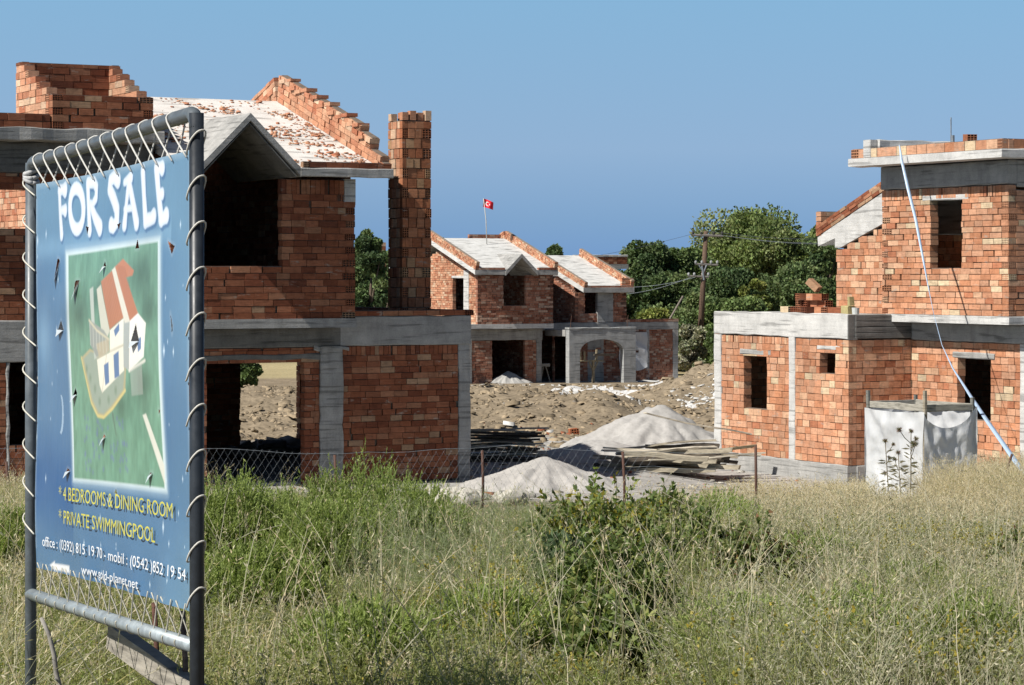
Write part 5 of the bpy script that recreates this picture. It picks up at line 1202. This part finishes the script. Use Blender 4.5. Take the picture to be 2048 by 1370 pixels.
def stems(base, n_per, h, lean, curve, K=5, spread=.03):
    """curved stems rising from each base point -> (N,K,3)"""
    B = np.repeat(base, n_per, axis=0); N = len(B); B = B + np.column_stack([rng.normal(0, spread, (N, 2)), np.zeros(N)])
    a = rng.random(N) * 2 * np.pi; L = np.abs(rng.normal(lean, lean * .5, N)); hh = h * rng.uniform(.6, 1.15, N) if np.isscalar(h) else np.repeat(h, n_per) * rng.uniform(.6, 1.15, N)
    t = np.linspace(0, 1, K)[None, :]
    r = (L[:, None] * t + curve * rng.normal(0, 1, N)[:, None] * t ** 2.2) * hh[:, None]
    z = hh[:, None] * t * np.sqrt(np.clip(1 - (L[:, None] * t) ** 2 * .5, .2, 1))
    return np.stack([B[:, :1] + np.cos(a)[:, None] * r + rng.normal(0, .008, (N, K)) * t, B[:, 1:2] + np.sin(a)[:, None] * r, B[:, 2:] + z], -1), hh
def along(pts, m, lo, hi):
    N, K, _ = pts.shape; f = rng.uniform(lo, hi, (N, m)) * (K - 1); i = np.clip(f.astype(int), 0, K - 2); g = (f - i)[..., None]
    idx = np.arange(N)[:, None]; p = pts[idx, i] * (1 - g) + pts[idx, i + 1] * g; d = pts[idx, i + 1] - pts[idx, i]; d = d / (np.linalg.norm(d, axis=-1, keepdims=True) + 1e-9)
    return p.reshape(-1, 3), d.reshape(-1, 3)
def cvar(c, n, k=.28): return np.array(c)[None] * rng.uniform(1 - k, 1 + k, (n, 1)) * rng.uniform(.93, 1.07, (n, 3))
def pick(cols, n, k=.25): return np.array(cols)[rng.integers(0, len(cols), n)] * rng.uniform(1 - k, 1 + k, (n, 1))
def plant(vg, base, n_per, h, lean, curve, sw, scol, m=0, lo=.2, hi=1, ll=.03, lw=.01, lcol=None, out=.9, spread=.03, K=5):
    if len(base) == 0: return
    h = hz(base, h) if np.isscalar(h) and h < .7 else h
    pts, hh = stems(base, n_per, h, lean, curve, K, spread); N = len(pts); vg.add(*ribbons(pts, sw * rng.uniform(.7, 1.3, N), pick(scol, N)))
    if m:
        p, d = along(pts, m, lo, hi); n = len(p); A = d + rng.normal(size=(n, 3)) * out
        l = ll * rng.uniform(.6, 1.4, n); V, Q = leaf_quads(p + A / np.linalg.norm(A, axis=1, keepdims=True) * (l * .5)[:, None], A, l, lw * rng.uniform(.7, 1.3, n), rng); vg.add(V, Q, pick(lcol, n))
GRN = [(0.323, 0.354, 0.132), (0.371, 0.398, 0.164), (0.264, 0.301, 0.109), (0.42, 0.43, 0.212), (0.3, 0.321, 0.145), (0.393, 0.398, 0.154)]
GRN2 = [(0.243, 0.331, 0.081), (0.297, 0.392, 0.108), (0.203, 0.277, 0.074), (0.378, 0.446, 0.162)]
STRW = [(0.727, 0.616, 0.426), (0.8, 0.735, 0.539), (0.619, 0.514, 0.345), (0.706, 0.627, 0.483)]
GREY = [(0.531, 0.512, 0.366), (0.653, 0.617, 0.471), (0.45, 0.45, 0.304), (0.612, 0.558, 0.429)]
YEL = [(.50, .40, .07), (.55, .47, .12), (.40, .34, .09)]
def field_points(n, y0, y1, xm=.235):
    n = int(n * 1.55); y = np.sqrt(rng.uniform(y0 ** 2, y1 ** 2, n)); x = rng.uniform(-1, 1, n) * (.215 * y + 2.8); return np.column_stack([x, y, gz(x, y)])
def ppx(p): return CX + F * p[:, 0] / p[:, 1]
def hz(p, h):
    px = ppx(p); D = p[:, 1]; f = np.ones(len(p))
    f = np.where((px < 930) & (D > 13.2) & (D < 24), .48, f); f = np.where((px < 930) & (D <= 13.2), .85, f)
    f = np.where((px > 1030) & (px < 1370) & (D > 9) & (D < 22), .38, f)
    f = np.where((px > 790) & (px < 1420) & (D > 27), .42, f); f = np.where((px > 1420) & (px < 1850) & (D > 33), .52, f); f = np.where((px > 1390) & (px < 1640) & (D > 13.5) & (D < 22), .5, f); f = np.where((px >= 1850) & (D > 34), 1.3, f)
    return h * f * (.50 + 1.0 * fbm(p[:, 0] * .9 + 7, p[:, 1] * .55, 260, 3))
def ground_plants():
    # green herbs with small leaves
    p = field_points(19000, 9.5, 36); px = ppx(p); n1 = fbm(p[:, 0] * .9, p[:, 1] * .6, 201, 3)
    dryw = np.clip((px - 1350) / 500, 0, 1) * np.clip((p[:, 1] - 15) / 10, 0, 1)
    keep = (n1 > .36 + .24 * dryw + .06 * (px > 1250)) & (rng.random(len(p)) > .55 * dryw)
    g = Veg(); q = p[keep]
    k = rng.random(len(q))
    plant(g, q[k < .60], 5, .42, .40, .25, .0045, GRN, 22, .12, 1, .026, .0065, GRN)
    plant(g, q[(k >= .60) & (k < .82)], 5, .48, .35, .2, .004, GRN2 + GRN, 24, .1, 1, .030, .005, GRN2 + GRN)
    plant(g, q[k >= .82], 3, .54, .3, .2, .004, GRN, 14, .45, 1, .018, .009, GRN + GRN + YEL[:1] + GREY[:1])
    o = link('green_weeds', g.mesh('green_weeds', LEAF)); tag(o, 'knee high tangle of fine green weeds covering the near bank', 'weeds', kind='stuff')
    g = Veg(); yf = field_points(2600, 10, 22); n2 = fbm(yf[:, 0] * 1.1, yf[:, 1] * .8, 230, 3); yf = yf[(n2 > .58) & (ppx(yf) > 760)]
    plant(g, yf, 3, .50, .35, .2, .004, GRN, 9, .82, 1, .020, .016, YEL + GRN[:2])
    o = link('yellow_flowering_weeds', g.mesh('yellow_flowering_weeds', LEAF)); tag(o, 'yellow flecked flowering weeds along the bottom of the bank', 'weeds', kind='stuff')
    # straw coloured grass
    g = Veg(); p = field_points(26000, 11, 43.5); px = ppx(p); n1 = fbm(p[:, 0] * .8, p[:, 1] * .5, 211, 3)
    pr = .045 + .90 * np.clip((px - 1300) / 450, 0, 1) * np.clip((p[:, 1] - 24) / 7, 0, 1) + .32 * (px < 100) * np.clip((p[:, 1] - 13) / 6, 0, 1) + .03 * np.clip((20 - p[:, 1]) / 6, 0, 1)
    back = (p[:, 1] > 36.5) & (px < 1300); pr = np.where(back, pr * .25, pr)
    q = p[(rng.random(len(p)) < pr * (.4 + 1.1 * n1)) & ~((px > 1735) & (px < 1965) & (p[:, 1] > 39.5))]
    plant(g, q, 9, .54, .30, .40, .0045, STRW, 8, .55, 1, .032, .006, STRW, .5, .06)
    o = link('dry_grass', g.mesh('dry_grass', STRAW)); tag(o, 'straw yellow dry grass thick round the white plastic enclosure', 'grass', kind='stuff')
    # grey wiry stalks
    g = Veg(); p = field_points(13000, 10, 36); px = ppx(p); n1 = fbm(p[:, 0] * .7, p[:, 1] * .5, 221, 3)
    pr = .10 + .42 * np.clip((px - 1220) / 300, 0, 1) * (p[:, 1] < 21) + .18 * (px > 420) * (p[:, 1] < 17) + .62 * np.clip((px - 1330) / 260, 0, 1) * np.exp(-((p[:, 1] - 23) / 8) ** 2) + .45 * np.exp(-((px - 980) / 110) ** 2) * (p[:, 1] > 18) + .3 * (px < 110)
    q = p[rng.random(len(p)) < pr * (.5 + n1)]
    plant(g, q, 6, .55, .55, .35, .0045, GREY, 12, .3, 1, .024, .007, GREY + [(.30, .33, .20), (.26, .30, .17), (.36, .37, .25)], 1.2, .05)
    o = link('wiry_dry_weeds', g.mesh('wiry_dry_weeds', STRAW)); tag(o, 'grey wiry half dry weeds on the right of the bank', 'weeds', kind='stuff')
    # tall pale stalks
    g = Veg(); p = field_points(800, 9.5, 24); plant(g, p, 2, .85, .40, .25, .007, STRW + GREY, 6, .75, 1, .03, .006, STRW, .5, .05, 7)
    p = field_points(260, 10.5, 15); p = p[((ppx(p) > 600) & (ppx(p) < 820)) | ((ppx(p) > 1500) & (ppx(p) < 1720))]; plant(g, p, 4, .75, .38, .2, .006, STRW, 4, .8, 1, .035, .006, STRW, .4, .06, 7)
    p = field_points(200, 12, 20); p = p[(ppx(p) > 1250) & (ppx(p) < 1460)]; plant(g, p, 4, .8, .45, .2, .007, GREY + STRW, 3, .8, 1, .03, .007, GREY, .4, .06, 7)
    p = field_points(500, 9, 14); p = p[ppx(p) < 60]; plant(g, p, 5, .8, .8, .2, .006, STRW + GREY, 3, .8, 1, .03, .006, STRW, .4, .06, 7)
    o = link('tall_dry_stalks', g.mesh('tall_dry_stalks', STRAW)); tag(o, 'tall pale dry stalks leaning among the weeds', 'stalks', kind='stuff')
    # fennel wisps
    g = Veg(); p = field_points(900, 16, 25); px = ppx(p); p = p[(px > 700) & (px < 1120)]
    FEN = [(.31, .36, .19), (.27, .33, .16), (.36, .39, .24)]
    plant(g, p[rng.random(len(p)) < .7], 4, .72, .25, .15, .005, FEN, 30, .3, 1, .075, .0035, FEN, .7, .04, 7)
    o = link('fennel', g.mesh('fennel', LEAF)); tag(o, 'wispy pale green fennel stems between the feathery and the leafy shrubs', 'weeds', kind='stuff')
ground_plants()
def shrub(px, D, top, width, label, seed, tone=1.0, name='feathery_shrub'):
    global rng
    rng = np.random.default_rng(500 + seed); x = (px - CX) / F * D; g0 = gz1(x, D); H = P(px, top, D).z - g0; W_ = width / F * D / 2
    T = thing(name, label, 'shrub', Vector((x, D, g0)), 'shrubs on the near bank')
    n = 240; a = rng.random(n) * 2 * np.pi; rr = np.sqrt(rng.random(n)); bx = x + np.cos(a) * rr * W_ * .75; by = D + np.sin(a) * rr * W_ * .75
    base = np.column_stack([bx, by, gz(bx, by)]); h = H * (1.02 - .42 * rr ** 2) * rng.uniform(.75, 1.04, n); K = 7; t = np.linspace(0, 1, K)[None]
    ox = np.cos(a) * rr * W_ * .45 + rng.normal(0, .05, n); oy = np.sin(a) * rr * W_ * .45 + rng.normal(0, .05, n)
    pts = np.stack([bx[:, None] + ox[:, None] * t ** 1.4 + rng.normal(0, .01, (n, K)) * t, by[:, None] + oy[:, None] * t ** 1.4, base[:, 2:] + h[:, None] * t], -1)
    v = Veg(); v.add(*ribbons(pts, np.full(n, .008), pick([(.16, .14, .08), (.13, .13, .06)], n))); o = link('stem', v.mesh('stem', STRAW, T.location), T)
    v = Veg(); p, d = along(pts, 15, .18, 1.0); m = len(p); A = d * .9 + rng.normal(size=(m, 3)) * .55 + np.array([0, 0, .35]); A /= np.linalg.norm(A, axis=1, keepdims=True); L = rng.uniform(.10, .20, m)
    tw = np.stack([p, p + A * L[:, None] * .55, p + A * L[:, None] + np.array([0, 0, .02])], 1); v.add(*ribbons(tw, np.full(m, .005), pick(GRN2, m)))
    q, dd = along(tw, 11, .1, 1.0); k = len(q); A = dd + rng.normal(size=(k, 3)) * .55 + np.array([0, 0, .15]); l = rng.uniform(.022, .05, k)
    hz = np.clip((q[:, 2] - g0) / H, 0, 1)[:, None]; V, Q = leaf_quads(q, A, l, l * .24, rng)
    c = pick([(.32, .40, .12), (.37, .45, .15), (.26, .34, .10), (.44, .49, .20)], k, .3) * tone; v.add(V, Q, c); link('foliage', v.mesh('foliage', LEAF, T.location), T)
for i, a in enumerate([(745, 23.5, 925, 260, 'large feathery green shrub standing in front of the plain brick panel, its tips tallest'), (835, 22.5, 985, 170, 'rounded feathery green shrub right of the large one, near the first pale stones'),
                       (560, 21.5, 985, 200, 'broad feathery green shrub just right of the sign post'), (470, 20.5, 965, 150, 'feathery shrub with dry brown tips touching the right sign post'), (660, 20.0, 1010, 200, 'dark green feathery shrub in the hollow before the two larger ones'),
                       (505, 17.0, 1110, 230, 'low feathery green shrub in front of the sign post, lower down the bank'), (290, 21, 1010, 240, 'feathery green shrub seen under the lower bar of the sign'), (15, 21.5, 1030, 150, 'feathery green shrub at the left edge behind the sign'),
                       (1440, 26, 1000, 150, 'yellowish feathery shrub to the right of the leafy bush, below the rusty fence post')]):
    shrub(*a, seed=i, tone=1.25 if i == 8 else 1.0)
def leafy(px, D, top, width, label, seed, pal, ls=.055):
    global rng
    rng = np.random.default_rng(700 + seed); x = (px - CX) / F * D; g0 = gz1(x, D); H = P(px, top, D).z - g0; W_ = width / F * D / 2
    T = thing('leafy_bush', label, 'bush', Vector((x, D, g0)), 'shrubs on the near bank')
    n = 330; a = rng.random(n) * 2 * np.pi; el = np.arccos(rng.uniform(.02, 1, n)); r = rng.uniform(.55, 1.05, n) * (.75 + .5 * fbm(np.cos(a) * 2 + 5, np.sin(a) * 2 + el * 2, seed + 40, 3))
    e = np.column_stack([np.cos(a) * np.sin(el) * W_ * r, np.sin(a) * np.sin(el) * W_ * r, np.cos(el) * H * r * 1.05 + .12 * H]); b = np.column_stack([rng.normal(0, .1, n), rng.normal(0, .1, n), np.zeros(n)]); c0 = np.array([x, D, g0])
    K = 6; t = np.linspace(0, 1, K)[None, :, None]; pts = c0 + b[:, None] * (1 - t) + e[:, None] * t + np.array([0, 0, .12])[None, None] * np.sin(np.pi * t) + rng.normal(0, .012, (n, K, 3))
    v = Veg(); v.add(*ribbons(pts, np.full(n, .010), pick([(.15, .11, .07), (.20, .16, .11)], n))); link('stem', v.mesh('stem', STRAW, T.location), T)
    v = Veg(); p, d = along(pts, 32, .25, 1.0); k = len(p); A = d * .5 + rng.normal(size=(k, 3)) * .7 + np.array([0, -.1, .25]); l = ls * rng.uniform(.6, 1.35, k); A /= np.linalg.norm(A, axis=1, keepdims=True)
    V, Q = leaf_quads(p + A * (l * .5)[:, None], A, l, l * .52, rng); v.add(V, Q, pick(pal, k, .35)); link('foliage', v.mesh('foliage', LEAF, T.location), T)
LP_ = [(.17, .235, .08), (.20, .275, .09), (.24, .31, .105), (.14, .20, .07), (.30, .355, .14), (.38, .40, .14)]
for i, a in enumerate([(1205, 20, 988, 400, 'large dark leafy bush with scattered yellow leaves in the middle of the bank', LP_ + [(.36, .31, .05)]), (1230, 16.5, 1095, 360, 'dark leafy bush low on the bank with pale stalks rising through it', LP_), (1215, 13.6, 1215, 250, 'dark leafy bush lowest on the bank, nearest the bottom edge', LP_), (1400, 21.5, 1040, 200, 'leafy bush behind the tall pale stalks in the middle of the bank', LP_), (1130, 19, 1085, 170, 'blue green leafy bush left of the bush with yellow leaves', [(.12, .18, .095), (.15, .21, .115), (.10, .155, .08)]),
                       (1500, 20, 1065, 260, 'leafy bush with some reddish brown leaves to the right of the pale stalks', LP_ + [(.24, .28, .10), (.26, .14, .07), (.25, .29, .11)]), (2030, 20, 1085, 150, 'leafy bush with some reddish leaves at the right edge of the bank', LP_ + [(.14, .17, .06), (.20, .09, .05)]), (1330, 24, 990, 150, 'dark glossy leaves spilling behind the pale stalks', LP_)]):
    leafy(*a[:5], i, a[5])
def thistle(px, D, top, label, seed, heads):
    rg_ = random.Random(seed); x = (px - CX) / F * D; g0 = gz1(x, D); T = thing('thistle', label, 'thistle', Vector((x, D, g0)), 'dry thistles'); H = P(px, top, D).z - g0
    m = MB(); hd = []; c = (.26, .22, .15); x1 = x + (rg_.random() - .5) * .10; m.tube([Vector((x, D, g0)), Vector(((x + x1) / 2 + .02, D, g0 + H * .5)), Vector((x1, D, g0 + H))], [.009, .007, .005], 6, c); hd.append(Vector((x1, D, g0 + H)))
    for i in range(heads - 1):
        f = rg_.uniform(.62, .9); b = Vector((x + (x1 - x) * f, D, g0 + H * f)); e = b + Vector((rg_.uniform(-.18, .18), rg_.uniform(-.1, .1), rg_.uniform(.06, .20))); m.tube([b, (b + e) / 2 + Vector((0, 0, -.02)), e], .005, 5, c); hd.append(e)
    m.build('stem', STRAW, T, True); m = MB()
    for k in range(34):
        f = rg_.uniform(.05, .92); b = Vector((x + (x1 - x) * f, D, g0 + H * f)); a = rg_.random() * 6.28; e = b + Vector((math.cos(a) * .12, math.sin(a) * .12, rg_.uniform(-.06, .05))); s = Vector((0, 0, .012)); m.add([b, (b + e) / 2 + s, e, (b + e) / 2 - s], [(0, 1, 2, 3)], (.22, .20, .13))
    m.build('leaf', STRAW, T)
    for h in hd:
        m = MB(); r = rg_.uniform(.026, .042); cc = (.27, .22, .16)
        for k in range(90):
            d = Vector((rg_.gauss(0, 1), rg_.gauss(0, 1), rg_.gauss(.15, 1))).normalized(); s = d.orthogonal().normalized() * .006; m.add([h - s, h + d * r * rg_.uniform(.8, 1.7), h + s], [(0, 1, 2)], tuple(q * rg_.uniform(.6, 1.4) for q in cc))
        m.build('flower_head', STRAW, T)
thistle(1776, 33, 882, 'dry thistle with two dark heads against the left of the white sheet', 1, 3)
thistle(1815, 32, 862, 'tallest dry thistle, its heads near the corner post of the white enclosure', 2, 5)
thistle(1800, 33.5, 905, 'shorter dry thistle between the other two before the white sheet', 3, 3)
thistle(1520, 27, 1010, 'pale thin thistle rising right of the yellowish feathery shrub', 4, 2)
leafy(1795, 29, 1020, 80, 'dark spiny plant at the foot of the dry thistles', 9, [(.09, .10, .05), (.12, .12, .07), (.07, .08, .04)], .045)

# low clumps breaking up the bank on the right, and bits of debris on the bare site ground
for i, (px, D, top, w, tone, lab) in enumerate([(1640, 20.5, 1090, 130, 1.0, 'small green clump in the dry weeds, below the corner of the orange house'), (1830, 17.5, 1150, 170, .9, 'green clump among grey weeds below the dry thistles'),
        (1700, 13.6, 1215, 200, 1.05, 'low green clump near the bottom edge, below the left side of the enclosure'), (1940, 13.2, 1235, 190, .95, 'green clump near the bottom right corner'), (1480, 13.4, 1225, 190, 1.1, 'low yellowish clump near the bottom edge beside the lowest leafy bush'),
        (985, 14.2, 1200, 190, 1.1, 'low feathery clump between the fennel and the bottom edge'), (720, 12.6, 1240, 200, 1.0, 'low green clump with pale straw stalks near the bottom edge'), (1960, 25, 1075, 120, .9, 'green clump in the straw grass near the right edge')]):
    shrub(px, D, top, w, lab, 40 + i, tone)
leafy(1600, 22.5, 1075, 110, 'brownish leafy clump in the grey weeds, right of the bush with reddish brown leaves', 21, [(.20, .17, .09), (.16, .20, .08), (.24, .19, .11)], .045)
leafy(1890, 21.5, 1110, 130, 'dull leafy clump in the grey weeds below the right half of the enclosure', 22, [(.17, .20, .09), (.20, .22, .10), (.24, .18, .10)], .045)
rng = np.random.default_rng(9); rg = np.random.default_rng(99)
p = scatter(2600, lambda: (rg.uniform(-9, 9), rg.uniform(40, 58))); flakes('site_debris', p, rg.gamma(1.3, .012, len(p)) + .006, np.array([(.42, .40, .36), (.50, .47, .42), (.30, .25, .19), (.38, .17, .1), (.46, .40, .29)])[rg.integers(0, 5, len(p))] * rg.uniform(.7, 1.2, (len(p), 1)), STONE, 'small stones and chips strewn over the grey ground between the houses', 'debris', .35)
